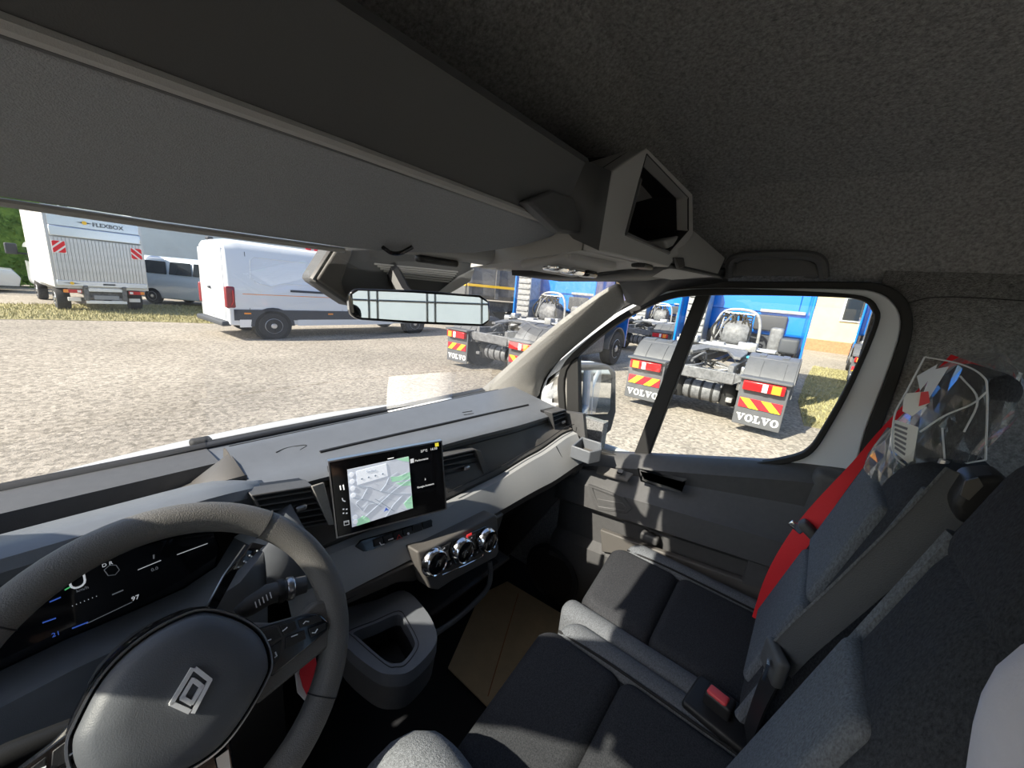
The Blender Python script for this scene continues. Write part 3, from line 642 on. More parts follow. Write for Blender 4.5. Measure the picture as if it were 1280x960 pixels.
# roof skin outside
b = B(); b.sheet([[Vector((x*1.0 + (x-CX)*.05, y, z+.06 - max(0, y-.25)*.55)) for x, z in HS[1:-1]] for y in (.5, .3, 0, -.3, -.62)]); struct('roof_skin', b, 'body_white', solid=.01)
b = B(); b.sheet([[Vector((x, y, z)) for x in (-.38, CX, 1.30)] for y, z in ((.512, .085), (.52, .2), (.5, .46))]); struct('wall_front', b, 'body_white', solid=.01)
# floor, bulkhead, side walls
b = B(); b.box((CX, .3, -1.27), (1.76, 1.95, .06)); struct('floor', b, 'mat_rubber')
b = B()
# bulkhead with a barred window behind the seats
zb0, zb1, wx0, wx1, wz0, wz1 = -1.24, .42, -.22, 1.1, -.36, .16
for x0, x1, z0, z1 in ((-.42, wx0, zb0, zb1), (wx1, 1.34, zb0, zb1), (wx0, wx1, zb0, wz0), (wx0, wx1, wz1, zb1)): b.box(((x0+x1)/2, -.62, (z0+z1)/2), (x1-x0, .03, z1-z0))
struct('wall_back', b, 'trim_black')
# driver side: door with open window (light comes in here)
b = B(); xl = 2*CX-1.33
b.box((xl, .2, -.86), (.05, 1.6, .78)); b.box((xl, -.38, -.2), (.05, .42, 1.2)); b.box((xl, .06, .13), (.05, .72, .11)); struct('wall_left', b, 'trim_dark')
_f = [(1.205, 1.115, -.455), (1.195, 1.0, -.352), (1.175, .8, -.165), (1.15, .62, -.02), (1.13, .5, .055)]; _r2 = [X(*q_, 1.3) for q_ in ((700, 520), (708, 462), (745, 424), (790, 393), (835, 374))]
b = B(); b.sheet([[mirror_x(f), mirror_x((Vector(f)+r)/2 + Vector((-.02, -.01, .01))), mirror_x(r)] for f, r in zip(_f, _r2)]); struct('trim_2', b, 'grey_trim', solid=.02)
b = B(); b.box((xl, .17, -.2), (.005, 1.0, .56)); struct('window_3', b, 'side_glass')
# rear window glass with a guard of paired bars
b = B(); b.box(((wx0+wx1)/2, -.62, (wz0+wz1)/2), (wx1-wx0, .005, wz1-wz0)); w4 = struct('window_4', b, 'side_glass')
for xx in (-.05, .2, .45, .7, .95):
    for d in (-.018, .018): b = B(); b.tube([(xx+d, -.65, wz0), (xx+d, -.65, wz1)], .006, 6); mk('guard_bar', b, 'galv', w4)
for zz in (-.27, -.1, .07): b = B(); b.tube([(wx0, -.657, zz), (wx1, -.657, zz)], .005, 6); mk('guard_bar', b, 'galv', w4)
# outer white skin of the cab and the side boards of the platform behind it
for nm, xs in (('wall_outer_right', 1.42), ('wall_outer_left', 2*CX-1.42)):
    b = B(); b.box((xs, -.38, -.45), (.05, .5, 1.2)); b.box((xs, .3, -.95), (.05, 1.1, .75)); b.box((xs, -2.7, -.72), (.05, 3.8, .42)); struct(nm, b, 'body_white', bev=.02)
# B-pillar trim, right
b = B(); b.sheet([[Vector((1.335, y, z)), Vector((1.325, y, z-.5)), Vector((1.32, y, -1.2))] for y, z in ((-.085, .13), (-.3, .14), (-.62, .13))]); b.box((1.34, .86, -.86), (.02, .56, .78))
wr = struct('wall_right', b, 'headliner', solid=.02)
b = B(); b.tube(smooth([X(1130, 380, 1.305), X(1165, 372, 1.305), X(1215, 372, 1.305), X(1280, 376, 1.3)], 5), .0012, 6); mk('panel_joint', b, 'trim_black', wr)
# pale lath at the far right edge (edge of the bulkhead trim)
b = B(); b.tube([Y(1238, 592, -.5), Y(1262, 530, -.5), Y(1284, 470, -.5)], .004, 6); struct('trim_3', b, 'grey_trim')
# windscreen
def ws(u, v):                                       # u across 0..1, v up 0..1
    x = -.33 + u*1.58; k = ((x-CX)/.79)
    xx = CX + (x-CX)*(1-.075*v); return Vector((xx, 1.16 - .035*k*k - v*.66, -.50 + v*.60))
b = B(); b.sheet([[ws(i/16, j/8) for i in range(17)] for j in range(9)]); struct('window_1', b, 'windscreen_glass')
# cowl and bonnet outside
b = B(); b.sheet([[Vector((x, y - .06*((x-CX)/.8)**2, z)) for x in [-.5+.12*i for i in range(17)]] for y, z in ((1.145, -.462), (1.165, -.452), (1.19, -.475), (1.22, -.485))]); struct('cowl', b, 'trim_black', solid=.01)
b = B(); b.sheet([[Vector((x, y - .10*((x-CX)/.8)**2, z - .03*((x-CX)/.8)**2)) for x in [-.55+.125*i for i in range(17)]] for y, z in ((1.20, -.475), (1.25, -.471), (1.35, -.508), (1.5, -.585), (1.75, -.74), (1.95, -.98), (2.0, -1.3))]); struct('bonnet', b, 'body_white', solid=.012)
wp = thing('windscreen_wiper', 'black windscreen wiper lying at the foot of the windscreen', 'wiper', (.2, 1.16, -.46))
b = B(); b.tube([(.24, 1.172, -.452), (.4, 1.168, -.45), (.8, 1.15, -.446)], .005, 6); mk('blade', b, 'rubber', wp)
b = B(); b.rbox((.235, 1.17, -.446), (.045, .03, .02), .008); mk('arm', b, 'rubber', wp)
# A-pillar trim, right: pale grey moulding between windscreen and door
fr = [Vector(p) for p in ((1.205, 1.115, -.455), (1.195, 1.0, -.352), (1.175, .8, -.165), (1.15, .62, -.02), (1.13, .5, .055))]
rr = [X(668, 500, 1.262), X(672, 474, 1.262), X(692, 452, 1.26), X(735, 415, 1.255), X(782, 379, 1.25)]
mid = [(f+r)/2 + Vector((-.018, -.012, .01)) for f, r in zip(fr, rr)]
b = B(); b.sheet([[f + Vector((.02, .03, .0)), f, m, r, r + Vector((.04, .0, 0))] for f, m, r in zip(fr, mid, rr)]); struct('trim_4', b, 'grey_trim', solid=.004, sub=1)
# dark corner piece joining pillar and roof
b = B(); b.add([X(762, 345, 1.14), X(775, 355, 1.13), X(783, 378, 1.24), X(800, 383, 1.26), X(838, 362, 1.28), X(910, 352, 1.3), X(910, 340, 1.27), X(838, 332, 1.12)], [(0, 1, 2, 3, 4, 7), (4, 5, 6, 7)]); struct('trim_5', b, 'trim_dark', solid=.012)
# ---------------------------------------------------------------- passenger door
XD = 1.30
open_px = [(708, 462), (745, 424), (790, 393), (835, 374), (880, 369), (960, 369), (1040, 371), (1076, 375), (1090, 387), (1091, 408), (1060, 478), (1030, 532), (1010, 561), (985, 572), (935, 580), (880, 583), (800, 575), (745, 562), (712, 552), (706, 510)]
fr_px = [(684, 470), (728, 421), (775, 388), (826, 366), (876, 360), (960, 360), (1045, 361), (1092, 364), (1119, 381), (1126, 412), (1108, 470), (1083, 535), (1064, 590), (1020, 600), (935, 604), (880, 606), (800, 597), (735, 578), (686, 552), (676, 508)]
seal_o = [(672, 472), (718, 419), (768, 383), (822, 359), (874, 352), (960, 352), (1048, 352), (1102, 355), (1133, 374), (1141, 412), (1124, 474), (1098, 545), (1076, 596), (1020, 606), (935, 610), (880, 612), (800, 603), (730, 584), (680, 556), (668, 508)]
open_px, fr_px, seal_o = [[(v.x, v.y) for v in smooth([Vector((*q_, 0)) for q_ in L_], 4, True)] for L_ in (open_px, fr_px, seal_o)]
dr = struct('door_1', B().ring([X(*p, XD) for p in fr_px], [X(*p, XD) for p in open_px], (.03, 0, 0)), 'frame_grey', bev=.004)
tag(dr, 'passenger door with grey painted window frame')
def sub(name, bb, m, **k): return mk(name, bb, m, dr, **k)
sub('outer_seal', B().ring([X(*p, XD) + Vector((-.004, 0, 0)) for p in seal_o], [X(*p, XD) + Vector((-.004, 0, 0)) for p in fr_px], (.03, 0, 0)), 'rubber', bev=.003)
ins = []
cxp, cyp = 900, 470
for x, y in open_px: d = Vector((cxp-x, cyp-y)).normalized(); ins.append((x-d.x*8, y-d.y*8))
sub('inner_seal', B().ring([X(*p, XD-.012) for p in ins], [X(*p, XD-.012) for p in open_px], (.03, 0, 0)), 'rubber', bev=.003)
b = B(); b.prism([X(*p, XD+.02) for p in [(872, 362), (889, 364), (806, 582), (788, 578)]], (.025, 0, 0)); sub('window_divider', b, 'rubber', bev=.003)
b = B(); b.prism([X(*p, XD) for p in [(676, 500), (684, 472), (708, 455), (712, 470), (708, 548), (690, 548)]], (.02, 0, 0)); sub('mirror_sail', b, 'grey_trim', bev=.004)
b = B(); b.prism([X(*p, XD-.004) for p in [(708, 455), (722, 447), (724, 552), (708, 552)]], (.03, 0, 0)); sub('front_guide', b, 'rubber', bev=.003)
b = B(); b.prism([X(*p, XD+.035) for p in ins], (.004, 0, 0)); struct('window_2', b, 'side_glass')
# door card: base skin, sill, armrest, recesses
b = B()
# sections along y from front (.66) to rear (-.22): (x, z) profile from sill down
def card(y):
    t = (.62-y)/.80; zs = -.595 + .235*t if y > -.06 else -.385        # sill height climbs to the rear
    if y < -.1: zs = -.385
    za = -.665 + .10*t                                                   # armrest ridge height
    return [Vector((1.335, y, zs-.002)), Vector((1.30, y, zs)), Vector((1.272, y, zs-.012)), Vector((1.255, y, zs-.03)), Vector((1.262, y, (zs*.45+za*.55)+.0)), Vector((1.215, y, za+.012)), Vector((1.19, y, za-.006)), Vector((1.186, y, za-.075)), Vector((1.22, y, za-.098)), Vector((1.235, y, za-.11)), Vector((1.24, y, za-.24)), Vector((1.205, y, za-.262)), Vector((1.2, y, za-.33)), Vector((1.235, y, -1.24))]
yy = [.66, .6, .52, .44, .36, .28, .2, .12, .04, -.04, -.12, -.2]
b.sheet([card(y) for y in yy]); sub('door_card', b, 'trim_dark', solid=.01, ang=30)
def acard(px, py, dx=0): p = X(px, py, 1.2); return p
# raised rear mount, recess outline of the upper insert
b = B(); b.rbox((1.275, -.125, -.475), (.07, .13, .19), .025); sub('door_rear_block', b, 'trim_dark')
def onplane(px, py, xx): return X(px, py, xx)
b = B(); b.tube(smooth([X(850, 622, 1.235), X(905, 645, 1.24), X(965, 660, 1.25), X(1000, 655, 1.255), X(1018, 632, 1.262), X(1030, 610, 1.265)], 5), .006, 6); sub('insert_welt', b, 'trim_dark')
b = B(); b.rbox(X(1005, 602, 1.262), (.006, .028, .028), .002); sub('speaker_logo_plate', b, 'trim_black')
# switch plate and pull pocket on the sill
p0 = [X(748, 583, 1.222), X(792, 594, 1.222), X(784, 604, 1.2), X(745, 592, 1.2)]
b = B(); b.prism(p0, (0, 0, .008)); sp_ = sub('switch_plate', b, 'dash_face', bev=.003)
b = B(); b.prism([X(772, 591, 1.206)+Vector((0, 0, .010)), X(779, 593, 1.206)+Vector((0, 0, .01)), X(777, 597, 1.198)+Vector((0, 0, .01)), X(770, 595, 1.198)+Vector((0, 0, .01))], (0, 0, .006)); mk('window_switch', b, 'gloss_black', sp_, bev=.001)
pk = [(800, 594), (851, 606), (848, 617), (804, 603)]
b = B(); b.ring([X(*p, 1.205)+Vector((0, 0, .012)) for p in [(796, 591), (857, 605), (851, 621), (800, 606)]], [X(*p, 1.205)+Vector((0, 0, .012)) for p in pk], (0, 0, .006)); sub('pull_pocket_rim', b, 'trim_dark', bev=.002)
b = B(); b.prism([X(*p, 1.205)+Vector((0, 0, .012)) for p in pk], (0, 0, .001)); sub('pull_pocket', b, 'trim_black')
# inside release handle
b = B(); b.ring([X(*p, 1.176) for p in [(734, 606), (780, 622), (790, 636), (783, 642), (745, 637)]], [X(*p, 1.176) for p in [(740, 610), (776, 624), (783, 634), (779, 638), (748, 633)]], (.02, 0, 0)); rh = sub('release_surround', b, 'trim_dark', bev=.002)
b = B(); b.prism([X(*p, 1.184) for p in [(740, 610), (776, 624), (783, 634), (779, 638), (748, 633)]], (.004, 0, 0)); sub('release_recess', b, 'trim_black')
b = B(); b.prism([X(*p, 1.178) for p in [(746, 623), (779, 629), (784, 636), (750, 632)]], (.008, 0, 0)); sub('release_handle', b, 'trim_dark', bev=.003)
# lower storage: pocket wall, pull and bin
b = B(); b.prism([X(*p, 1.19) for p in [(750, 662), (793, 678), (955, 735), (950, 760), (905, 742), (792, 697), (752, 690)]], (.02, 0, 0)); sub('pocket_wall', b, 'dash_face', bev=.004)
b = B(); b.rbox(X(812, 672, 1.2), (.03, .06, .03), .01); sub('pocket_pull', b, 'trim_dark')
b = B(); b.prism([X(*p, 1.19) for p in [(935, 700), (985, 692), (975, 745), (925, 730)]], (.01, 0, 0)); sub('pocket_rear', b, 'trim_dark', bev=.004)
b = B(); b.lathe(X(690, 715, 1.2), (-1, 0, 0), [(.12, 0), (.12, .01), (.105, .016), (.1, .008), (.001, .008)], 32); sub('speaker_grille', b, 'trim_black')
# ---------------------------------------------------------------- exterior door mirror
dm = thing('door_mirror', 'tall white door mirror with two glasses outside the passenger window', 'mirror', X(740, 545, 1.5))
c0 = X(742, 500, 1.5); mN = (Vector((-.03, -1, -.13)).normalized() - c0.normalized()).normalized()
def MP(px, py, d=0): return PL(px, py, c0, mN) + mN*d
mo = [(714, 470), (726, 456), (762, 456), (771, 465), (771, 515), (765, 538), (752, 549), (722, 549), (711, 541)]
b = B(); b.prism([MP(*p) for p in mo], -mN*.10); mk('mirror_shell', b, 'trim_dark', dm, bev=.012, seg=3)
b = B(); b.prism([MP(*p, -.10) for p in mo], -mN*.05); mk('mirror_cap', b, 'body_white', dm, bev=.02, seg=3)
for nm_, px in (('mirror_glass', [(724, 463), (760, 462), (764, 470), (762, 512), (759, 517), (722, 518)]), ('wide_angle_glass', [(723, 527), (760, 525), (757, 538), (750, 544), (726, 545)])):
    b = B(); b.prism([MP(*p, .001) for p in px], mN*.002); mk(nm_, b, 'mirror', dm)
b = B(); b.prism([X(*p, 1.36) for p in [(704, 500), (712, 500), (711, 552), (703, 552)]], (.12, 0, 0)); mk('mirror_foot', b, 'trim_black', dm, bev=.01)
# ---------------------------------------------------------------- overhead shelf, visor, console pod
VP0 = Vector((0, .52, .033)); VN = Vector((0, .076, .16)).normalized()      # plane of the folded visor (rises towards the rear)
def VPt(px, py, d=0): return PL(px, py, VP0, VN) - VN*d
vz = thing('sun_visor', 'long dark textured sun visor folded along the top of the windscreen', 'sun visor', (.1, .45, .03))
v_px = [(-260, 215), (0, 249), (200, 279), (430, 311), (500, 317), (590, 318), (650, 309), (690, 297), (700, 290), (690, 283), (640, 263), (400, 180), (200, 111), (0, 42), (-260, -45)]
b = B(); b.prism([VPt(*p) for p in v_px], VN*.022); mk('visor_board', b, 'visor', vz, bev=.006, seg=3)
b = B(); b.tube([VPt(-250, 218, .001), VPt(0, 251, .001), VPt(200, 281, .001), VPt(430, 312, .001)], .0035, 8); mk('visor_hem', b, 'overhead', vz)
b = B(); b.tube(smooth([VPt(478, 306, .004), VPt(488, 311, .006), VPt(500, 311, .006), VPt(515, 306, .003)], 5), .003, 8); mk('visor_clip', b, 'gloss_black', vz)
oc = thing('overhead_shelf', 'grey overhead storage shelf with an open pocket pod above the windscreen', 'shelf', (.45, .4, .03))
# shelf lip swept along x: (y, z) section
sec = [(.365, .105), (.352, .116), (.335, .15), (.318, .188), (.325, .200), (.345, .202), (.40, .19), (.495, .15), (.495, .105)]
b = B(); b.loft([[Vector((x, y, z)) for y, z in sec] for x in (-.4, -.1, .2, .45, .55)]); mk('shelf_lip', b, 'shelf', oc, ang=30)
b = B(); b.tube([(-.4, .358, .109), (.2, .358, .109), (.56, .36, .107)], .0055, 8); mk('lip_bead', b, 'overhead', oc)
b = B(); b.sheet([[Vector((x, y, z)) for x in (-.4, .6)] for y, z in ((.34, .196), (.52, .22), (.6, .3))]); mk('shelf_floor', b, 'trim_black', oc)
# grip scoop on the lip towards the pod
b = B(); b.prism([Y(*p, .335) for p in [(660, 252), (690, 237), (715, 245), (745, 262), (748, 283), (735, 294), (700, 290)]], (0, .02, 0)); mk('grip_scoop', b, 'trim_dark', oc, bev=.004)
# pod: box facing the seats with a framed open pocket
of = [(764, 214), (808, 184), (866, 243), (867, 292), (836, 334), (748, 313)]
inn = [(800, 224), (809, 192), (861, 247), (861, 288), (836, 316), (782, 292)]
yF = .30
O3 = [Y(*p, yF) for p in of]; I3 = [Y(*p, yF) for p in inn]
b = B(); b.ring(O3, I3, (0, .03, 0)); mk('pod_face', b, 'overhead', oc, bev=.006)
b = B(); n = len(I3)
b.loft([[p for p in I3], [p + Vector((0, .16, .01)) for p in I3]], caps=False); b.add([p + Vector((0, .16, .01)) for p in I3], [list(range(n))]); mk('pocket_liner', b, 'trim_black', oc, flat=True)
b = B(); b.tube([I3[0]+Vector((0, .0, 0)), I3[5], I3[4]], .004, 6); mk('pocket_edge', b, 'trim_dark', oc)
b = B(); b.loft([[p + Vector((0, .03, 0)) for p in O3], [p*1.0 + Vector((0, .28, -.035)) for p in O3]], caps=False); mk('pod_shell', b, 'overhead', oc, ang=30)
# flank joining lip and pod
b = B(); b.sheet([[Vector((.53, .318, .19)), Vector((.53, .355, .112))], [Vector((.57, .31, .192)), Vector((.57, .345, .09))], [O3[0], O3[5]]]); mk('pod_cheek', b, 'shelf', oc, solid=.008)
# underside panel with reading lamps
U0 = Vector((0, .3, .078)); UN = Vector((0, .2, 1)).normalized()
def UP(px, py, d=0): return PL(px, py, U0, UN) - UN*d
und = [(440, 320), (560, 320), (640, 313), (745, 303), (836, 333), (790, 340), (742, 346), (690, 345), (585, 333), (520, 328)]
b = B(); b.prism([Vector((.64, .335, .085)), Vector((.9, .30, .09)), Vector((.9, .54, .045)), Vector((.3, .555, .04)), Vector((.3, .538, .044)), Vector((.605, .515, .052)), Vector((.632, .42, .07))], (0, 0, .025)); mk('underside', b, 'overhead', oc, bev=.006)
ci = Vector((.68, .44, .048))
b = B(); b.rbox(ci+Vector((0, -.03, .012)), (.19, .11, .02), .009, R=rotx(-12)); lm = mk('lamp_module', b, 'overhead', oc)
for dx, m_ in ((-.06, 'chrome'), (.0, 'chrome'), (.055, 'gloss_black')):
    b = B(); b.rbox(ci+Vector((dx, -.035, .0)), (.045, .035, .014), .006); mk('lamp_lens', b, m_, lm)
b = B(); b.rbox((.84, .33, .076), (.055, .03, .01), .004); mk('microphone_slot', b, 'trim_black', oc)
b = B(); b.rbox((.46, .546, .038), (.09, .016, .012), .005); mk('sensor_bezel', b, 'trim_black', oc)
# second bin towards the door
b = B(); b.loft([[Y(832, 300, .31), Y(868, 288, .31), Y(908, 322, .255), Y(897, 346, .25), Y(840, 336, .31)], [p + Vector((0, .12, -.015)) for p in [Y(832, 300, .31), Y(868, 288, .31), Y(908, 322, .255), Y(897, 346, .25), Y(840, 336, .31)]]]); mk('side_bin', b, 'overhead', oc, bev=.006)
b = B(); b.prism([Y(840, 322, .3), Y(862, 322, .3), Y(863, 330, .3), Y(845, 336, .3)], (0, -.006, 0)); mk('bin_mouth', b, 'trim_black', oc, bev=.002)
b = B(); b.add([Y(640, 344, .5), Y(742, 346, .46), Y(836, 334, .31), Y(897, 347, .25), Y(905, 350, .26), Y(840, 354, .42), Y(770, 352, .52), Y(700, 352, .55)], [(0, 1, 6, 7), (1, 2, 5, 6), (2, 3, 4, 5)]); mk('header_panel', b, 'trim_dark', oc, solid=.01)
b = B(); b.box((CX, .505, .098), (1.6, .035, .035)); struct('trim_6', b, 'trim_dark')
# grab handle
gh = thing('grab_handle', 'dark roof grab handle above the passenger window', 'handle', X(968, 345, 1.27))
b = B(); b.tube(smooth([X(912, 346, 1.275), X(914, 326, 1.25), X(930, 320, 1.245), X(968, 318, 1.243), X(1008, 319, 1.245), X(1026, 326, 1.25), X(1030, 346, 1.275)], 5), .012, 8); mk('grip', b, 'trim_dark', gh)
b = B(); b.prism([X(*p, 1.262) for p in [(918, 345), (920, 330), (932, 324), (968, 322), (1008, 323), (1020, 330), (1024, 345)]], (.006, 0, 0)); mk('grip_web', b, 'trim_dark', gh, bev=.002)
for p in ((922, 338), (1016, 338)): b = B(); b.rbox(X(*p, 1.278), (.03, .035, .04), .01); mk('mount', b, 'trim_dark', gh)
# ---------------------------------------------------------------- mirror cover and inside mirror
sv = thing('sensor_cover', 'dark angular sensor cover on the windscreen above the inside mirror', 'cover', (.45, .6, -.05))
f1 = [Y(*p, .6) for p in [(391, 350), (418, 306), (500, 306), (600, 322), (585, 352), (560, 366), (455, 384), (440, 383)]]
b = B(); b.loft([f1, [p*1.0 + Vector((0, .05, -.0)) for p in f1]]); b.v = b.v; mk('cover_body', b, 'shelf', sv, bev=.008)
b = B(); b.prism([Y(*p, .598) for p in [(394, 349), (418, 311), (440, 312), (425, 352), (430, 366), (447, 380), (440, 381)]], (0, -.006, 0)); mk('cover_cheek', b, 'dash_face', sv, bev=.003)
b = B(); b.prism([Y(*p, .598) for p in [(572, 345), (592, 335), (586, 352), (562, 366), (545, 366)]], (0, -.006, 0)); mk('cover_cheek', b, 'overhead', sv, bev=.003)
b = B(); b.tube([Y(391, 350, .602), Y(417, 309, .602)], .005, 6); mk('cover_edge', b, 'gloss_black', sv)
for k in range(6): b = B(); b.tube([Y(468+k*4, 330+k*3, .597), Y(572-k*2, 340+k*2.5, .597)], .0018, 5); mk('louvre', b, 'overhead', sv)
im = thing('rear_view_mirror', 'rectangular inside rear-view mirror hanging below the sensor cover', 'mirror', (.43, .54, -.08))
yM = .515; mpx = [(453, 368), (460, 362), (520, 363), (585, 367), (593, 374), (593, 398), (586, 405), (520, 405), (462, 403), (454, 396)]
mp = [Y(*p, yM) for p in mpx]; mc = sum(mp, Vector())/len(mp)
mn = (Vector((-.06, -1, .07)).normalized() - mc.normalized()).normalized()
def tilt(p): return p - Vector((0, 1, 0))*((p-mc).dot(mn)/mn.y)*.9
b = B(); b.prism([tilt(p) for p in mp], -mn*.03); mk('housing', b, 'gloss_black', im, bev=.006, seg=3)
b = B(); b.prism([mc + Vector(((tilt(p)-mc).x*.955, (tilt(p)-mc).y*.955, (tilt(p)-mc).z*.84)) + mn*.0022 for p in mp], -mn*.002); mk('mirror_glass', b, 'mirror', im)
b = B(); b.tube([mc - mn*.02, mc + Vector((.0, .055, .02)), mc + Vector((.0, .095, .06))], .014, 8); mk('stem', b, 'trim_black', im)
# ================================================================== DASHBOARD
def tab(t, x):
    if x <= t[0][0]: return t[0][1]
    for (a, p), (c, q) in zip(t, t[1:]):
        if x <= c: f = (x-a)/(c-a); f = f*f*(3-2*f)*.4 + f*.6; return p + (q-p)*f
    return t[-1][1]
YR = [(-.4, .745), (.31, .745), (.4, .735), (.66, .715), (.975, .682), (1.2, .672)]        # rear edge of the top pad
ST = [(.1, .70), (.37, .68), (.6, .655), (.82, .65), (1.15, .615), (1.2, .60)]; SZ = [(.1, -.555), (.6, -.56), (.82, -.553), (1.0, -.52), (1.15, -.482), (1.2, -.475)]
LT = [(.1, .66), (.31, .64), (.52, .62), (.78, .615), (1.15, .565), (1.2, .555)]; LZ = [(.1, -.635), (.52, -.622), (.78, -.625), (1.0, -.60), (1.15, -.572), (1.2, -.565)]
da = thing('dashboard', 'dark grey van dashboard with a pale silver band below the windscreen', 'dashboard', (.45, .8, -1.2))
def dk(name, b, m, **k): return mk(name, b, m, da, **k)
xs = [.225+.025*i for i in range(40)]
CREST = [(1.135, -.475), (1.105, -.437), (1.085, -.430), (1.06, -.436), (.955, -.438), (.943, -.41), (.935, -.381), (.925, -.376), (.905, -.379)]
b = B(); b.sheet([[Vector((x, y, z)) for x in xs] for y, z in CREST] + [[Vector((x, tab(YR, x)+d, z)) for x in xs] for d, z in ((.12, -.396), (.06, -.406), (.012, -.407), (.0, -.414), (.003, -.424))])
dk('top_pad', b, 'dash_top', ang=30)
def top_z(x, y):                                      # height of the pad surface
    r = tab(YR, x); t = [(r, -.414), (r+.012, -.407), (r+.06, -.406), (r+.12, -.396), (.905, -.379), (.925, -.376), (1.2, -.376)]
    for (a, p_), (c, q_) in zip(t, t[1:]):
        if y <= c: return p_ + (q_-p_)*max(0, (y-a)/(c-a))
    return -.376
def TP(px, py):                                       # where a pixel's ray meets the pad
    d = ray(px, py); y = .6
    while y < .925 and d.z/d.y*y > top_z(d.x/d.y*y, y): y += .002
    return Vector((d.x/d.y*y, y, d.z/d.y*y))
def top_line(pts, r=.0022, m='trim_black'): b = B(); b.tube(smooth([Vector((x, y, top_z(x, y)+.001)) for x, y in pts], 4), r, 6); dk('pad_joint', b, m)
b = B(); b.tube([(x, .937, -.381) for x in (.235, .5, .8, 1.12)], .0024, 6); dk('pad_joint', b, 'trim_black')
top_line([(p.x, p.y) for p in (TP(400, 566), TP(460, 552), TP(600, 520), TP(660, 507))], .004)
for pp in ([(578, 516), (590, 514)], [(580, 519), (592, 517)]): b = B(); b.tube([TP(*q)+Vector((0, 0, .001)) for q in pp], .001, 4); dk('lid_mark', b, 'trim_black')
b = B(); b.tube(smooth([TP(345, 566)+Vector((0, 0, .001)), TP(360, 560)+Vector((0, 0, .001)), TP(383, 557)+Vector((0, 0, .001)), TP(375, 563)+Vector((0, 0, .001))], 4), .0012, 4); dk('lid_mark', b, 'trim_black')
# dark front strip under the windscreen and defroster lip (whole width)
x2 = [-.4+.1*i for i in range(17)]
b = B(); b.sheet([[Vector((x, y, z)) for x in x2] for y, z in ((1.15, -.49), (1.13, -.452), (1.095, -.428), (1.078, -.433))]); dk('front_strip', b, 'trim_black', solid=.006)
# tray and instrument hood on the driver's side
xh = [-.4, -.2, 0, .1, .16, .2, .225]
b = B(); b.sheet([[Vector((x, 1.085, -.430)) for x in xh], [Vector((x, .975, -.428)) for x in xh], [Vector((x, .972, -.47)) for x in xh], [Vector((x, .82, -.475)) for x in xh], [Vector((x, .80, -.39)) for x in xh]]); dk('tray', b, 'trim_dark', ang=25)
b = B(); b.sheet([[Vector((.12, .975, -.47)), Vector((.17, .97, -.456)), Vector((.227, .957, -.437))], [Vector((.128, .90, -.473)), Vector((.175, .90, -.44)), Vector((.227, .905, -.381))], [Vector((.135, .82, -.475)), Vector((.18, .815, -.44)), Vector((.227, .81, -.402))]]); dk('tray_end', b, 'dash_face', solid=.003, ang=70)
b = B(); b.prism([(.224, y, z) for y, z in ((1.06, -.437), (.955, -.438), (.943, -.411), (.935, -.382), (.925, -.377), (.905, -.38), (.865, -.397), (.80, -.408), (.75, -.415), (.75, -.47), (1.06, -.47))], (.004, 0, 0)); dk('pad_end', b, 'dash_face')
hood = [(.80, -.392), (.785, -.378), (.72, -.364), (.70, -.367), (.694, -.378), (.70, -.395), (.735, -.41)]
def hx(x): e = max(0, x-.13)/.10; return e*e
xq = [-.4, -.2, -.05, .05, .1, .14, .17, .2, .225, .24]
b = B(); b.sheet([[Vector((x, y + .045*hx(x)*(1 if y < .75 else .2), z - .03*hx(x))) for x in xq] for y, z in hood]); dk('instrument_hood', b, 'dash_top', ang=40, solid=.004)
b = B(); b.sheet([[Vector((x, y+.04*hx(x), z - .028*hx(x))) for x in xq] for y, z in ((.703, -.388), (.712, -.402), (.73, -.42))]); dk('hood_lower_band', b, 'trim_dark', solid=.004)
# instrument cluster lens
ic = thing('instrument_cluster', 'black glass instrument display behind the steering wheel', 'display', (.05, .73, -.6))
IY = .735
def IP(px, py, d=0): return PL(px, py, (0, IY, -.5), (0, -.97, .24)) + Vector((0, -.97, .24))*d
b = B(); b.prism([IP(*p) for p in [(-110, 812), (0, 752), (60, 716), (150, 688), (250, 662), (268, 664), (275, 685), (270, 708), (230, 735), (170, 762), (80, 800), (0, 838), (-110, 880)]], (0, .03, -.007)); mk('display_lens', b, 'screen_glass', ic, bev=.003)
ia, iv, inn_ = (IP(200, 720)-IP(100, 758)).normalized(), None, Vector((0, -.97, .24)).normalized()
ia = Vector((1, 0, 0)); iv = Vector((0, .24, .97))
def itext(s, size, px, py, m='print_white'): return text('display_print', s, size, IP(px, py, .002), ia, iv, m, ic, .0003)
def istroke(pts, w=.0012, m='print_white'):
    b = B(); q = [IP(*p, .002) for p in pts]
    b.tube(q, w/2, 4); mk('display_print', b, m, ic)
b = B(); b.tube([IP(97, 727, .002)+ia*x+iv*y for x, y in [(-.007, .012)]+[(.007*math.cos(math.radians(t)), .007*math.sin(math.radians(t))-.001) for t in range(180, 361, 30)]+[(.007, .012)]], .0013, 5); mk('speed_digit', b, 'print_white', ic)
itext('km/h', .006, 103, 736, 'print_grey'); itext('D R', .007, 134, 705); itext('97', .009, 169, 747); itext('0.0', .007, 193, 711, 'print_grey')
istroke([(172, 712), (201, 700)]); istroke([(108, 779), (165, 752)], .0012, 'print_grey'); istroke([(90, 785), (110, 777)], .002, 'print_blue'); istroke([(53, 778), (70, 772)], .002, 'print_blue'); istroke([(62, 752), (76, 746)], .002, 'print_blue')
itext('21', .008, 70, 792, 'print_blue'); istroke([(81, 737), (88, 733)], .002, 'print_green'); istroke([(140, 743), (154, 737)], .002, 'print_grey'); istroke([(221, 693), (259, 679)], .0012)
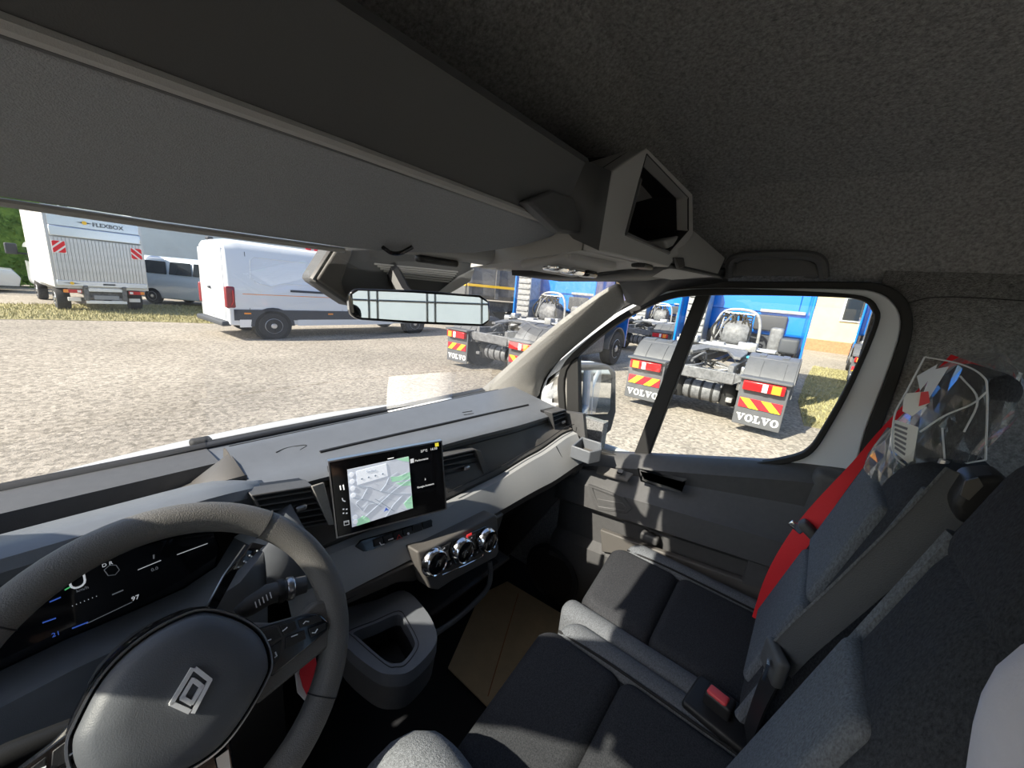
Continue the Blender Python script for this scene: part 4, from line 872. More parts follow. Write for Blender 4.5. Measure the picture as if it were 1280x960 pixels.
istroke([(130, 712), (137, 706), (145, 706), (149, 712), (144, 718), (135, 719), (130, 712)], .001, 'print_grey'); istroke([(192, 693), (192, 698)], .002, 'print_grey')
for k in range(7): istroke([(90+k*5, 757-k*2), (91+k*5, 756.6-k*2)], .0012)
# sloping panel and column shroud below the cluster
r0 = [IP(*q, .002) for q in [(-150, 900), (0, 838), (80, 800), (170, 762), (230, 735), (270, 708), (292, 672)]]
r1 = [Y(*q, .655) for q in [(-150, 960), (0, 885), (90, 838), (180, 796), (250, 762), (300, 728), (330, 690)]]
r2 = [v + Vector((0, .0, -.10)) for v in r1]; r3 = [v + Vector((0, .02, -.25)) for v in r1]
b = B(); b.sheet([r0, r1, r2, r3]); dk('cluster_panel', b, 'dash_top', solid=.004, ang=50)
b = B(); b.sheet([[r0[-1], Vector((.262, .70, -.425))], [r1[-1], Vector((.285, .675, -.5))], [r2[-1], Vector((.31, .66, -.60))]]); dk('cluster_cheek', b, 'dash_top', solid=.004)
# fascia between pad and silver band
xf = [.235+.025*i for i in range(39)]
b = B(); b.sheet([[Vector((x, tab(YR, x)+.004, -.424)) for x in xf], [Vector((x, tab(YR, x)+.012, -.43)) for x in xf], [Vector((x, tab(YR, x)+.006, -.445)) for x in xf], [Vector((x, (tab(YR, x)+tab(ST, x))/2+.016, -.49 if x < 1 else -.46)) for x in xf], [Vector((x, tab(ST, x)+.022, tab(SZ, x)+.012)) for x in xf], [Vector((x, tab(ST, x)+.03, tab(SZ, x)-.02)) for x in xf]]); dk('glovebox_fascia', b, 'dash_face', ang=35)
b = B(); b.tube([Vector((x, tab(YR, x)+.004, -.437)) for x in xf], .0022, 6); dk('fascia_joint', b, 'trim_black')
b = B(); b.tube([Vector((x, tab(ST, x)+.018, tab(SZ, x)+.03)) for x in xf if x > .62], .0016, 6); dk('glovebox_joint', b, 'trim_black')
# silver band
b = B(); b.sheet([[Vector((x, tab(ST, x)+.02, tab(SZ, x)+.004)) for x in xf], [Vector((x, tab(ST, x), tab(SZ, x))) for x in xf], [Vector((x, (tab(ST, x)*.35+tab(LT, x)*.65), (tab(SZ, x)*.45+tab(LZ, x)*.55))) for x in xf], [Vector((x, tab(LT, x), tab(LZ, x))) for x in xf], [Vector((x, tab(LT, x)+.012, tab(LZ, x)-.012)) for x in xf]]); dk('silver_band', b, 'silver_panel', ang=40)
b = B(); xj = 1.075; b.tube([Vector((xj, tab(ST, xj)-.001, tab(SZ, xj))), Vector((xj+.01, (tab(ST, xj)*.35+tab(LT, xj)*.65)-.001, tab(SZ, xj)*.45+tab(LZ, xj)*.55)), Vector((xj+.01, tab(LT, xj)-.001, tab(LZ, xj)))], .0012, 5); dk('band_joint', b, 'trim_black')
# lower fascia and firewall
b = B(); b.sheet([[Vector((x, tab(LT, x)+.012, tab(LZ, x)-.010)) for x in xf], [Vector((x, tab(LT, x)+.01, tab(LZ, x)-.03)) for x in xf], [Vector((x, tab(LT, x)+.05, tab(LZ, x)-.06)) for x in xf], [Vector((x, .72, -.75)) for x in xf], [Vector((x, .86, -.95)) for x in xf], [Vector((x, .9, -1.24)) for x in xf]]); dk('lower_fascia', b, 'trim_black', ang=40)
b = B(); b.box((-.1, .72, -1.0), (.66, .04, .5)); dk('knee_panel', b, 'trim_black')
b = B(); b.prism([(.30, .645, -.632), (.52, .61, -.628), (.80, .605, -.632), (.80, .62, -.70), (.6, .62, -.715), (.5, .63, -.70), (.46, .64, -.685), (.3, .66, -.675)], (0, .05, 0)); dk('centre_fascia', b, 'dash_face', bev=.006)
b = B(); b.box((CX, 1.0, -.85), (1.66, .04, .8)); dk('firewall', b, 'trim_black')
b = B(); b.prism([(1.2, 1.12, -.48), (1.2, .6, -.405), (1.2, .56, -.56), (1.2, .62, -.7), (1.2, .9, -1.2), (1.2, 1.1, -1.2)], (.02, 0, 0)); dk('end_cheek', b, 'trim_dark')
# vents
def vent(px, y, nsl, knob=True):
    P = [Y(*p, y) for p in px]; c = sum(P, Vector())/4
    b = B(); b.prism([p + Vector((0, .03, 0)) for p in P], (0, .02, 0)); v = dk('air_vent', b, 'trim_black')
    O = [c + (p-c)*1.1 + Vector((0, -.004, 0)) for p in P]; b = B(); b.ring(O, [p + Vector((0, -.004, 0)) for p in P], (0, .035, 0)); mk('vent_frame', b, 'trim_dark', v, bev=.002)
    for k in range(nsl):
        t = (k+.5)/nsl; a = P[0].lerp(P[3], t); e = P[1].lerp(P[2], t); b = B(); d = Vector((0, .018, .004))
        b.prism([a, e, e+d, a+d], (0, -.0005, -.003)); mk('slat', b, 'trim_dark', v)
    b = B(); b.rbox(c + Vector((.012, -.004, 0)), (.022, .012, .012), .005); mk('vent_knob', b, 'satin', v) if knob else None
    return v
vent([(318, 620), (388, 609), (409, 652), (342, 664)], .705, 6)
vent([(552, 572), (592, 563), (606, 596), (556, 611)], .692, 6)
b = B(); b.prism([Y(388, 607, .70), Y(404, 602, .70), Y(418, 655, .69), Y(410, 656, .69)], (0, -.004, 0)); dk('vent_cheek', b, 'grey_trim', bev=.002)
b = B(); b.prism([Y(593, 561, .69), Y(600, 563, .69), Y(612, 595, .68), Y(606, 600, .68)], (0, -.004, 0)); dk('vent_cheek', b, 'dash_face', bev=.002)
vent([(690, 517), (706, 513), (711, 535), (695, 546)], .662, 5)
# small tray at the door end of the dashboard
ta = [X(*p, 1.15) for p in [(722, 566), (753, 562), (752, 577), (724, 588)]]
to = [Vector(v) for v in ((1.115, .585, -.497), (1.195, .59, -.485), (1.205, .515, -.487), (1.16, .492, -.493), (1.12, .515, -.499))]; tc_ = sum(to, Vector())/5
b = B(); b.ring(to, [tc_ + (v-tc_)*.84 for v in to], (0, 0, -.045)); dk('end_tray', b, 'dash_top', bev=.004)
b = B(); b.prism([tc_ + (v-tc_)*.9 + Vector((0, 0, -.035)) for v in to], (0, 0, -.012)); dk('end_tray_floor', b, 'dash_face')
# white paper lying in the channel at the foot of the windscreen (the glass mirrors it)
b = B(); b.sheet([[Vector((x, y + (.004 if x > .9 else 0), z)) for x in (.715, .80, .90, 1.0)] for y, z in ((.946, -.417), (.956, -.431), (.99, -.434), (1.04, -.433), (1.072, -.428))]); o = mk('paper_sheet', b, 'paper', solid=.001)
tag(o, 'white paper sheet lying at the foot of the windscreen on the dashboard', 'paper')
# row of switches below the screen
SWN = Vector((0, -.62, .40)).normalized()
def band(px, py, d=0):
    x = ray(px, py); # point on the silver band plane near the middle
    return PL(px, py, (.6, tab(ST, .6)*.5+tab(LT, .6)*.5-.004, (tab(SZ, .6)+tab(LZ, .6))/2), (-.08, -.75, .42)) + Vector((-.06, -.75, .42))*d
b = B(); b.prism([band(*p) for p in [(444, 683), (452, 675), (530, 652), (541, 650), (540, 661), (533, 668), (462, 691), (454, 690)]], (0, .012, -.006)); sw = dk('switch_row', b, 'gloss_black', bev=.002)
for k in range(6):
    a0, a1 = (466+k*12.2, 679-k*4.4), (477+k*12.2, 675.2-k*4.4)
    b = B(); b.prism([band(*p, .001) for p in [(a0[0], a0[1]-4), (a1[0], a1[1]-4), (a1[0]+1.5, a1[1]+5), (a0[0]+1.5, a0[1]+5)]], (0, -.003, .002)); mk('switch', b, 'trim_black', sw, bev=.0008)
for k, (m_, pp) in enumerate((('ink_white', [(473, 678), (475, 681), (479, 680)]), ('ink_white', [(484, 675), (490, 673)]))): b = B(); b.tube([band(*p, .007) for p in pp], .0014, 4); mk('switch_symbol', b, m_, sw)
b = B(); b.tube([band(*p, .007) for p in [(497, 668.5), (501, 672.5), (494.5, 674.5)]], .0011, 4, closed=True); mk('hazard_symbol', b, 'ink_red', sw)
b = B(); b.lathe(band(509, 667, .006), (0, -.8, .5), [(.003, 0), (.003, .0008), (.0001, .001)], 10); mk('switch_symbol', b, 'ink_white', sw)
# ---------------------------------------------------------------- touch screen
ts = thing('touch_screen', 'wide black touch screen showing a navigation map on the dashboard', 'screen', Y(490, 660, .66))
A_, B_, C_ = Y(410, 577, .70), Y(553, 551, .625), Y(420, 673, .682)
SN = (B_-A_).cross(C_-A_).normalized(); SN = SN if SN.y < 0 else -SN
def SP(px, py, d=0): return PL(px, py, A_, SN) + SN*d
sa = (SP(560, 600)-SP(420, 630)).normalized(); sa = (B_-A_).normalized(); su = SN.cross(sa); su = su if su.z > 0 else -su
b = B(); b.prism([SP(*p) for p in [(411, 577), (552, 551), (558, 636), (421, 672)]], -SN*.014); mk('screen_panel', b, 'screen_glass', ts, bev=.003, seg=3)
b = B(); b.ring([SP(*p, .0004) for p in [(410, 576.5), (552.5, 550.5), (558.6, 636.6), (420.5, 673)]], [SP(*p, .0004) for p in [(411.5, 578), (551.5, 552.3), (557, 635.6), (422, 671)]], -SN*.012); mk('screen_bezel', b, 'satin', ts)
b = B(); b.prism([SP(*p, -.012) for p in [(425, 590), (540, 570), (545, 630), (432, 658)]], Vector((0, .05, -.01))); mk('screen_mount', b, 'trim_black', ts)
mcorn = [(434, 587), (510.6, 570.5), (516, 635), (440, 659)]
def MPt(u, v, d=.0012):                                # bilinear in the map window, u right, v down
    a = (mcorn[0][0]*(1-u)+mcorn[1][0]*u, mcorn[0][1]*(1-u)+mcorn[1][1]*u); c = (mcorn[3][0]*(1-u)+mcorn[2][0]*u, mcorn[3][1]*(1-u)+mcorn[2][1]*u)
    return SP(a[0]*(1-v)+c[0]*v, a[1]*(1-v)+c[1]*v, d)
def mpoly(name, pts, m, d=.0012): b = B(); b.prism([MPt(u, v, d) for u, v in pts], -SN*.0006); mk(name, b, m, ts, flat=True)
mpoly('map_window', [(0, 0), (1, 0), (1, 1), (0, 1)], 'map_base', .0008)
mpoly('map_park', [(.68, .3), (.8, .33), (1, .3), (1, .44), (.86, .42), (.7, .4)], 'map_green'); mpoly('map_park', [(.08, .9), (.2, .86), (.28, .93), (.3, 1), (.08, 1)], 'map_green'); mpoly('map_park', [(.86, .86), (1, .75), (1, 1), (.9, .97)], 'map_green'); mpoly('map_park', [(.8, 0), (1, 0), (1, .1), (.9, .06)], 'map_green'); mpoly('map_park', [(.76, .44), (1, .47), (1, .56), (.84, .52)], 'map_green')
def mroad(pts, r=.0006, m='map_road'): b = B(); b.tube([MPt(u, v, .0014) for u, v in pts], r, 4); mk('map_road', b, m, ts)
for pts in ([(.15, .32), (.35, .4), (.5, .52), (.7, .62), (1, .72)], [(.05, .5), (.3, .62), (.42, .72), (.5, .8)], [(.1, .62), (.2, .78), (.3, .68), (.45, .72)], [(.2, .9), (.4, .78), (.7, .58), (1, .42)], [(.3, .4), (.2, .55), (.1, .6)], [(.5, .52), (.6, .42), (.66, .3)], [(.55, 1), (.7, .82), (.85, .7)], [(.7, .95), (.55, .78), (.4, .62)]): mroad(pts)
rm = random.Random(11)
for k in range(26):
    u, v = rm.uniform(.08, .92), rm.uniform(.3, .95); a = rm.choice([.6, -.5, .7]); l = rm.uniform(.05, .14); mroad([(u, v), (min(.99, u+l), max(.02, min(.98, v+l*a)))], .00025)
mpoly('search_card', [(.14, .06), (.63, .04), (.64, .27), (.14, .3)], 'map_light', .0016)
text('search_text', 'Suchen', .007, MPt(.38, .11, .002), sa, su, 'map_road', ts, .0002)
for u in (.22, .33, .44, .56): b = B(); b.lathe(MPt(u, .21, .0018), SN, [(.002, 0), (.002, .0004), (.0001, .0005)], 8); mk('search_icon', b, 'map_road', ts)
for v in (.1, .22, .34, .46, .84, .92): b = B(); b.lathe(MPt(.06, v, .0014), SN, [(.0048, 0), (.0048, .0006), (.0001, .0007)], 14); mk('map_button', b, 'map_light', ts)
b = B(); b.prism([MPt(.57, .83, .0018), MPt(.61, .9, .0018), MPt(.57, .885, .0018), MPt(.53, .9, .0018)], -SN*.0004); mk('position_arrow', b, 'print_blue', ts)
def stext(s, size, px, py, m='print_white'): text('screen_print', s, size, SP(px, py, .0008), sa, su, m, ts, .0002)
stext('27°C', .0075, 530, 563.5); stext('16:10', .0075, 542, 561); stext('Parkowanie', .0065, 527, 574.5); stext('›', .011, 531.5, 598.5); stext('Google Assistant', .0058, 532, 607)
b = B(); b.prism([SP(*p, .0008) for p in [(512.5, 574), (517, 573), (517.4, 578), (513, 579)]], -SN*.0004); mk('screen_icon', b, 'print_white', ts)
b = B(); b.prism([SP(*p, .0008) for p in [(543.6, 554), (548, 553.2), (548.4, 557.5), (544, 558.4)]], -SN*.0004); mk('screen_icon', b, 'map_yellow', ts)
b = B(); b.tube([SP(484.5, 573.6, .001), SP(492, 572, .001)], .0008, 4); mk('screen_grip', b, 'print_white', ts)
for y0, kk in ((609, 0), (624.5, 1), (639, 2), (653, 3)):
    x0 = 428+kk*1.6; b = B()
    if kk == 0: b.tube([SP(x0-3, y0-2, .001), SP(x0-2, y0+3, .001)], .0014, 4); b.tube([SP(x0+1, y0-3, .001), SP(x0+2, y0+3, .001)], .0014, 4)
    elif kk == 1: b.tube([SP(x0-2, y0-2, .001), SP(x0-1, y0+1, .001), SP(x0+2, y0+2, .001)], .0011, 4)
    elif kk == 2:
        for dx in (-2, 2):
            for dy in (-2.5, 2.5): b.tube([SP(x0+dx-1, y0+dy, .001), SP(x0+dx+1, y0+dy-.4, .001)], .0014, 4)
    else: b.tube([SP(x0-3, y0-1.5, .001), SP(x0+3, y0-2.8, .001), SP(x0+3.4, y0+2.2, .001), SP(x0-2.6, y0+3.6, .001)], .0007, 4, closed=True); b.tube([SP(x0-3, y0-.2, .001), SP(x0+3, y0-1.4, .001)], .0006, 4)
    mk('side_bar_icon', b, 'print_white', ts)
# ---------------------------------------------------------------- climate panel
cp = thing('climate_panel', 'climate control panel with three chrome-ringed knobs below the screen', 'control panel', Y(580, 720, .62))
K0, K1, K2 = Y(528, 692, .592), Y(621, 644, .585), Y(548, 738, .575)
KN = (K1-K0).cross(K2-K0).normalized(); KN = KN if KN.y < 0 else -KN
def KP(px, py, d=0): return PL(px, py, K0, KN) + KN*d
b = B(); b.prism([KP(*p) for p in [(522, 690), (540, 684), (618, 643), (622, 645), (624, 690), (620, 697), (566, 726), (548, 738), (537, 736), (525, 706)]], -KN*.05); mk('panel_body', b, 'dash_face', cp, bev=.005, seg=3)
ka = (K1-K0).normalized(); ku = KN.cross(ka); ku = ku if ku.z > 0 else -ku
b = B(); b.prism([KP(*p, .002) for p in [(533, 689), (606, 658), (617, 660), (620, 677), (612, 686), (545, 716), (529, 712), (526, 698)]], -KN*.004); mk('panel_inlay', b, 'gloss_black', cp, bev=.0015)
for i, (px, py) in enumerate(((541, 701), (576, 687), (607, 674))):
    c = KP(px, py, .002); b = B(); b.lathe(c, KN, [(.034, 0), (.034, .005), (.031, .010), (.029, .016), (.0268, .018), (.0248, .0165), (.0242, .013), (.001, .013)], 36); kn = mk('knob', b, 'chrome', cp)
    b = B(); b.lathe(c, KN, [(.0252, .0135), (.0252, .0155), (.0238, .0165), (.001, .0165)], 28); mk('knob_cap', b, 'gloss_black', kn)
    b = B(); b.tube([c + KN*.0172 + ka*x + ku*y for x, y in ((-.006, -.005), (.0, .006), (.006, -.003))], .0007, 4); mk('knob_symbol', b, 'ink_grey', kn)
for px, py, m_ in ((553, 684, 'ink_white'), (561, 703, 'ink_white'), (587, 671, 'ink_white'), (594, 689, 'ink_white')):
    b = B(); b.rbox(KP(px+1, py+1, .004), (.026, .006, .013), .002, 2, R=Matrix((ka, -KN, ku)).transposed()); bt_ = mk('climate_button', b, 'trim_black', cp)
    b = B(); b.lathe(KP(px, py, .0078), KN, [(.002, 0), (.002, .0005), (.0001, .0006)], 8); mk('button_symbol', b, m_, bt_)
b = B(); b.prism([KP(*p, .006) for p in [(581.5, 668), (587.5, 665), (588, 667.5), (582, 670.5)]], -KN*.001); mk('warning_lamp', b, 'print_red', cp)
b = B(); b.tube([KP(552, 718, .002), KP(580, 706, .003), KP(602, 695, .003), KP(603, 692, .003)], .0012, 5); mk('panel_chrome_line', b, 'chrome', cp)
# shelf below the climate panel
us = thing('lower_shelf', 'dark open storage shelf with a rubber mat under the climate panel', 'shelf', (.66, .64, -.85))
b = B(); b.sheet([[Vector((.5, .60, -.80)), Vector((.84, .60, -.80))], [Vector((.5, .74, -.80)), Vector((.84, .74, -.80))], [Vector((.5, .712, -.748)), Vector((.84, .712, -.748))]]); mk('shelf_shell', b, 'trim_black', us, solid=.01)
b = B(); b.box((.66, .66, -.792), (.26, .11, .006)); mk('rubber_mat', b, 'mat_rubber', us)
b = B(); b.tube(smooth([Y(535, 798, .56), Y(575, 770, .575), Y(606, 740, .58), Y(613, 722, .585), Y(612, 702, .60)], 5), .0075, 8); mk('shelf_rim', b, 'trim_dark', us)
b = B(); b.rbox((.80, .71, -.755), (.05, .02, .05), .004); mk('socket_block', b, 'trim_dark', us)
# cup holder pod
ch = thing('cup_holder', 'dark grey square cup holder pod jutting out below the dashboard', 'cup holder', Z(490, 820, -.85))
PZ = -.715
ot = [Z(*p, PZ) for p in [(427, 764), (470, 750), (505, 738), (530, 760), (544, 785), (544, 806), (517, 836), (494, 843), (467, 836), (427, 800)]]
ot = smooth(ot, 4, True)
it = [Z(*p, PZ) for p in [(443, 790), (470, 779), (497, 768), (506, 778), (516, 796), (518, 808), (505, 826), (494, 829), (482, 826), (448, 797)]]
it = smooth(it, 4, True); itc = sum(it, Vector())/len(it)
b = B(); b.ring(ot, it, (0, 0, -.03)); mk('pod_rim', b, 'dash_top', ch, bev=.006, seg=3)
ob = [Vector((p.x*.98+.01, p.y+.012, PZ-.10)) for p in ot]
b = B(); b.loft([[p + Vector((0, 0, -.03)) for p in ot], [p*1 for p in ob]], caps=True); mk('pod_shell', b, 'trim_dark', ch, ang=50) if False else None
b = B(); b.loft([[p + Vector((0, 0, -.028)) for p in ot], [p + Vector((0, .004, -.05)) for p in ot], ob], caps=False); b.add(ob, [list(range(len(ob)))]); mk('pod_shell', b, 'trim_dark', ch, ang=50)
b = B(); ib_ = [Vector((p.x, p.y+.01, PZ-.085)) for p in it]; b.loft([[p + Vector((0, 0, -.028)) for p in it], ib_], caps=False); b.add(ib_, [list(range(len(ib_)))]); mk('pod_well', b, 'trim_black', ch)
b = B(); b.ring([p + Vector((0, 0, .001)) for p in [c.lerp(itc, -.16) for c in it]], [p + Vector((0, 0, .001)) for p in [c.lerp(itc, -.13) for c in it]], (0, 0, -.002)); mk('rim_joint', b, 'trim_black', ch)
b = B(); b.box(Vector((.37, .545, PZ-.082)), (.06, .05, .004), rotz(25)); wm_ = mk('well_mat', b, 'mat_rubber', ch)
for k in range(6): b = B(); b.box(Vector((.37, .545, PZ-.079)) + rotz(25) @ Vector((-.025+k*.01, 0, 0)), (.003, .046, .003), rotz(25)); mk('mat_rib', b, 'trim_dark', wm_)
# ---------------------------------------------------------------- steering wheel
SC = Vector((.058, .5, -.476)); E1 = Vector((1, 0, 0)); E2 = Vector((0, .54, .84)).normalized(); EN = Vector((0, -E2.z, E2.y))
def SW(u, v, d=0): return SC + E1*u + E2*v + EN*d
def SWp(px, py, d=0): return PL(px, py, SC + EN*d, EN)
def uv(p): q = p - SC; return q.dot(E1), q.dot(E2)
sg = thing('steering_wheel', 'dark leather steering wheel with a diamond emblem on the hub', 'steering wheel', SW(0, -.19))
b = B(); b.tube([SW(.179*math.cos(a), .179*math.sin(a)) for a in [2*math.pi*k/72 for k in range(72)]], .0195, 16, closed=True); mk('rim', b, 'leather', sg)
for a in (48, -42, 132, 222):
    a = math.radians(a); r_ = [SW(.179*math.cos(a)+0.0198*math.cos(t)*math.cos(a), .179*math.sin(a)+0.0198*math.cos(t)*math.sin(a), 0.0198*math.sin(t)) for t in [2*math.pi*k/20 for k in range(20)]]
    b = B(); b.tube(r_, .0009, 5, closed=True); mk('rim_seam', b, 'seam', sg)
hub = [uv(SWp(*p, .03)) for p in [(256, 768), (300, 779), (326, 799), (336, 830), (328, 856), (300, 903), (270, 938), (225, 966), (170, 985), (120, 985), (98, 962), (92, 932), (101, 905), (130, 852), (168, 812), (212, 783)]]
hub = [(v.x, v.y) for v in smooth([Vector((u, v, 0)) for u, v in hub], 4, True)]
def hubring(sc_, d): cx_ = sum(p[0] for p in hub)/len(hub); cy_ = sum(p[1] for p in hub)/len(hub); return [SW(cx_+(u-cx_)*sc_, cy_+(v-cy_)*sc_, d) for u, v in hub]
b = B(); b.loft([hubring(1.09, -.03), hubring(1.1, .012), hubring(1.045, .022), hubring(1.02, .02)]); mk('hub_back', b, 'gloss_black', sg)
b = B(); b.loft([hubring(1.0, .012), hubring(1.01, .024), hubring(.96, .034), hubring(.82, .042), hubring(.5, .0445), hubring(.12, .045)]); mk('airbag_cover', b, 'airbag', sg, ang=50)
b = B(); b.tube(hubring(1.06, .0225), .0018, 5, closed=True); mk('hub_chrome_line', b, 'satin', sg)
# emblem: two interlocking diamond bands
ec = Vector(uv(SWp(237, 863, .046))); ex_ = (Vector(uv(SWp(262, 850, .046)))-Vector(uv(SWp(214, 879, .046)))); 
def EP(px, py, d=.0): return SWp(px, py, .046) + EN*d
def poly_band(pts, w):
    b = B(); P = [EP(*p, .003) for p in pts]
    for a, c in zip(P, P[1:]):
        t = (c-a).normalized(); s_ = t.cross(EN)*w; b.prism([a-s_-t*w*.4, c-s_+t*w*.4, c+s_+t*w*.4, a+s_-t*w*.4], -EN*.004)
    return b
for pts_ in ([(236, 889), (214, 879), (240, 836)], [(244, 836), (262, 850), (241, 890)], [(243, 851), (252, 858), (239, 879), (227, 872), (241, 848)]):
    mk('emblem', poly_band(pts_, .0021), 'emblem', sg)
# spokes with switch pads: right one traced, left one mirrored
sp = [uv(SWp(*p, .0)) for p in [(300, 778), (340, 779), (372, 770), (392, 752), (412, 748), (424, 790), (410, 806), (340, 862), (318, 880)]]
hole = [uv(SWp(*p, .018)) for p in [(318, 786), (350, 777), (384, 767), (400, 768), (411, 777), (409, 788), (396, 800), (340, 846), (333, 842), (332, 815)]]
for s in (1, -1):
    b = B(); b.loft([[SW(s*u, v, -.012) for u, v in sp], [SW(s*u, v, .006) for u, v in sp], [SW(s*u*.995, v, .012) for u, v in sp]]); so = mk('spoke', b, 'leather', sg, bev=.004)
    b = B(); b.prism([SW(s*u, v, .013) for u, v in hole], EN*.006); pd = mk('switch_pad', b, 'gloss_black', sg, bev=.002)
    cells = [[(322, 790), (345, 783), (352, 796), (334, 806)], [(349, 782), (368, 776), (371, 786), (355, 794)], [(372, 775), (398, 769), (402, 776), (375, 785)], [(336, 810), (352, 800), (350, 818), (340, 838)], [(357, 797), (380, 787), (382, 798), (356, 812)], [(385, 786), (407, 778), (406, 786), (388, 797)]]
    for cl in cells:
        q = [uv(SWp(*p, .019)) for p in cl]; b = B(); b.prism([SW(s*u, v, .0195) for u, v in q], EN*.002); mk('pad_button', b, 'trim_black', pd, bev=.0008)
    for pts in ([(331, 797), (334, 801), (339, 799)], [(353, 789), (357, 786), (359, 784)], [(379, 780), (382, 776.5), (386, 777)], [(364, 796), (372, 793)], [(344, 815), (346, 820), (343, 822)], [(390, 791), (394, 791), (397, 786)]):
        q = [uv(SWp(*p, .022)) for p in pts]; b = B(); b.tube([SW(s*u, v, .0222) for u, v in q], .0009, 4); mk('pad_symbol', b, 'ink_white', pd)
b = B(); b.loft([[SW(u, v, d) for u, v, d in ((-.03, -.08, .01), (.03, -.08, .01), (.025, -.175, -.005), (-.025, -.175, -.005))], [SW(u, v, d-.014) for u, v, d in ((-.03, -.08, .01), (.03, -.08, .01), (.025, -.175, -.005), (-.025, -.175, -.005))]]); mk('lower_spoke', b, 'gloss_black', sg, bev=.003)
b = B(); b.prism([SW(.012, -.1, .0115), SW(.024, -.1, .0115), SW(.02, -.17, -.0025), (SW(.012, -.17, -.0025))], EN*.002); mk('spoke_inlay', b, 'satin', sg)
# column with stalks
cl = thing('steering_column', 'steering column shroud with control stalks behind the wheel', 'steering column', (.06, .62, -.7))
b = B(); b.loft([[SW(.075*math.cos(t), .055*math.sin(t), d) for t in [2*math.pi*k/20 for k in range(20)]] for d in (-.025, -.06, -.17, -.2)]); mk('shroud', b, 'trim_dark', cl)
def CP(px, py, d): return SWp(px, py, d)
b = B(); pa, pb, pc_ = CP(258, 770, -.07), CP(287, 717, -.055), CP(312, 690, -.05)
b.loft([[pa+EN*.006-E1*.006, pa+EN*.006+E1*.008, pa-EN*.006+E1*.008, pa-EN*.006-E1*.006], [pb+EN*.006-E1*.007, pb+EN*.006+E1*.009, pb-EN*.006+E1*.009, pb-EN*.006-E1*.007], [pc_+EN*.006-E1*.007, pc_+EN*.006+E1*.016, pc_-EN*.006+E1*.016, pc_-EN*.006-E1*.007], [CP(318, 677, -.05)+EN*.004-E1*.003, CP(332, 682, -.05)+EN*.004, CP(332, 682, -.05)-EN*.006, CP(318, 677, -.05)-EN*.006-E1*.003]]); g1 = mk('gear_stalk', b, 'gloss_black', cl, bev=.002)
b = B(); b.tube([CP(259, 766, -.062)-E1*.006, CP(286, 717, -.047)-E1*.007, CP(312, 679, -.042)-E1*.006], .0012, 5); mk('stalk_edge', b, 'satin', g1)
for k in range(6): b = B(); b.lathe(CP(300+k*3.5, 708-k*3.6, -.04)+E1*(.004 if k % 2 else -.002), EN, [(.0012, 0), (.0012, .0006), (.0001, .0007)], 8); mk('stalk_print', b, 'ink_white', g1)
b = B(); q0, q1, q2 = CP(296, 768, -.075), CP(335, 743, -.065), CP(382, 730, -.06); b.tube([q0, q0.lerp(q1, .4), q1, q1.lerp(q2, .5), q2], [.010, .014, .0155, .015, .013], 14); g2 = mk('wiper_stalk', b, 'trim_dark', cl)
for f in (.3, .55): c = q1.lerp(q2, f); b = B(); b.lathe(c, (q2-q1), [(.0162, -.004), (.0175, -.002), (.0175, .004), (.0162, .006)], 18); mk('stalk_ring', b, 'trim_black' if f < .5 else 'satin', g2)
for k in range(5): b = B(); b.tube([q0.lerp(q1, .5+.12*k) + EN*.016 + E2*.004, q0.lerp(q1, .5+.12*k) + EN*.0165 - E2*.005], .0008, 4); mk('stalk_print', b, 'ink_white', g2)
b = B(); b.tube([SW(-.07, -.01, -.06), SW(-.13, .0, -.05), SW(-.17, .004, -.045)], [.012, .016, .013], 12); mk('indicator_stalk', b, 'trim_black', cl)
# red ribbon tag hanging behind the wheel
rt = thing('ribbon_tag', 'red ribbon tag with a frayed white border hanging behind the steering wheel', 'tag', SWp(384, 880, -.05))
tp_ = [(372, 823), (392, 806), (396, 830), (393, 858), (384, 879), (372, 866), (369, 842)]
b = B(); b.prism([SWp(*p, -.055) for p in tp_], -EN*.004); mk('white_border', b, 'lanyard_white', rt, bev=.001)
b = B(); b.prism([SWp(*p, -.054) for p in [(376, 826), (391, 810), (395, 830), (391, 856), (384, 870), (378, 858), (374, 842)]], EN*.003); mk('red_cloth', b, 'belt_red', rt)
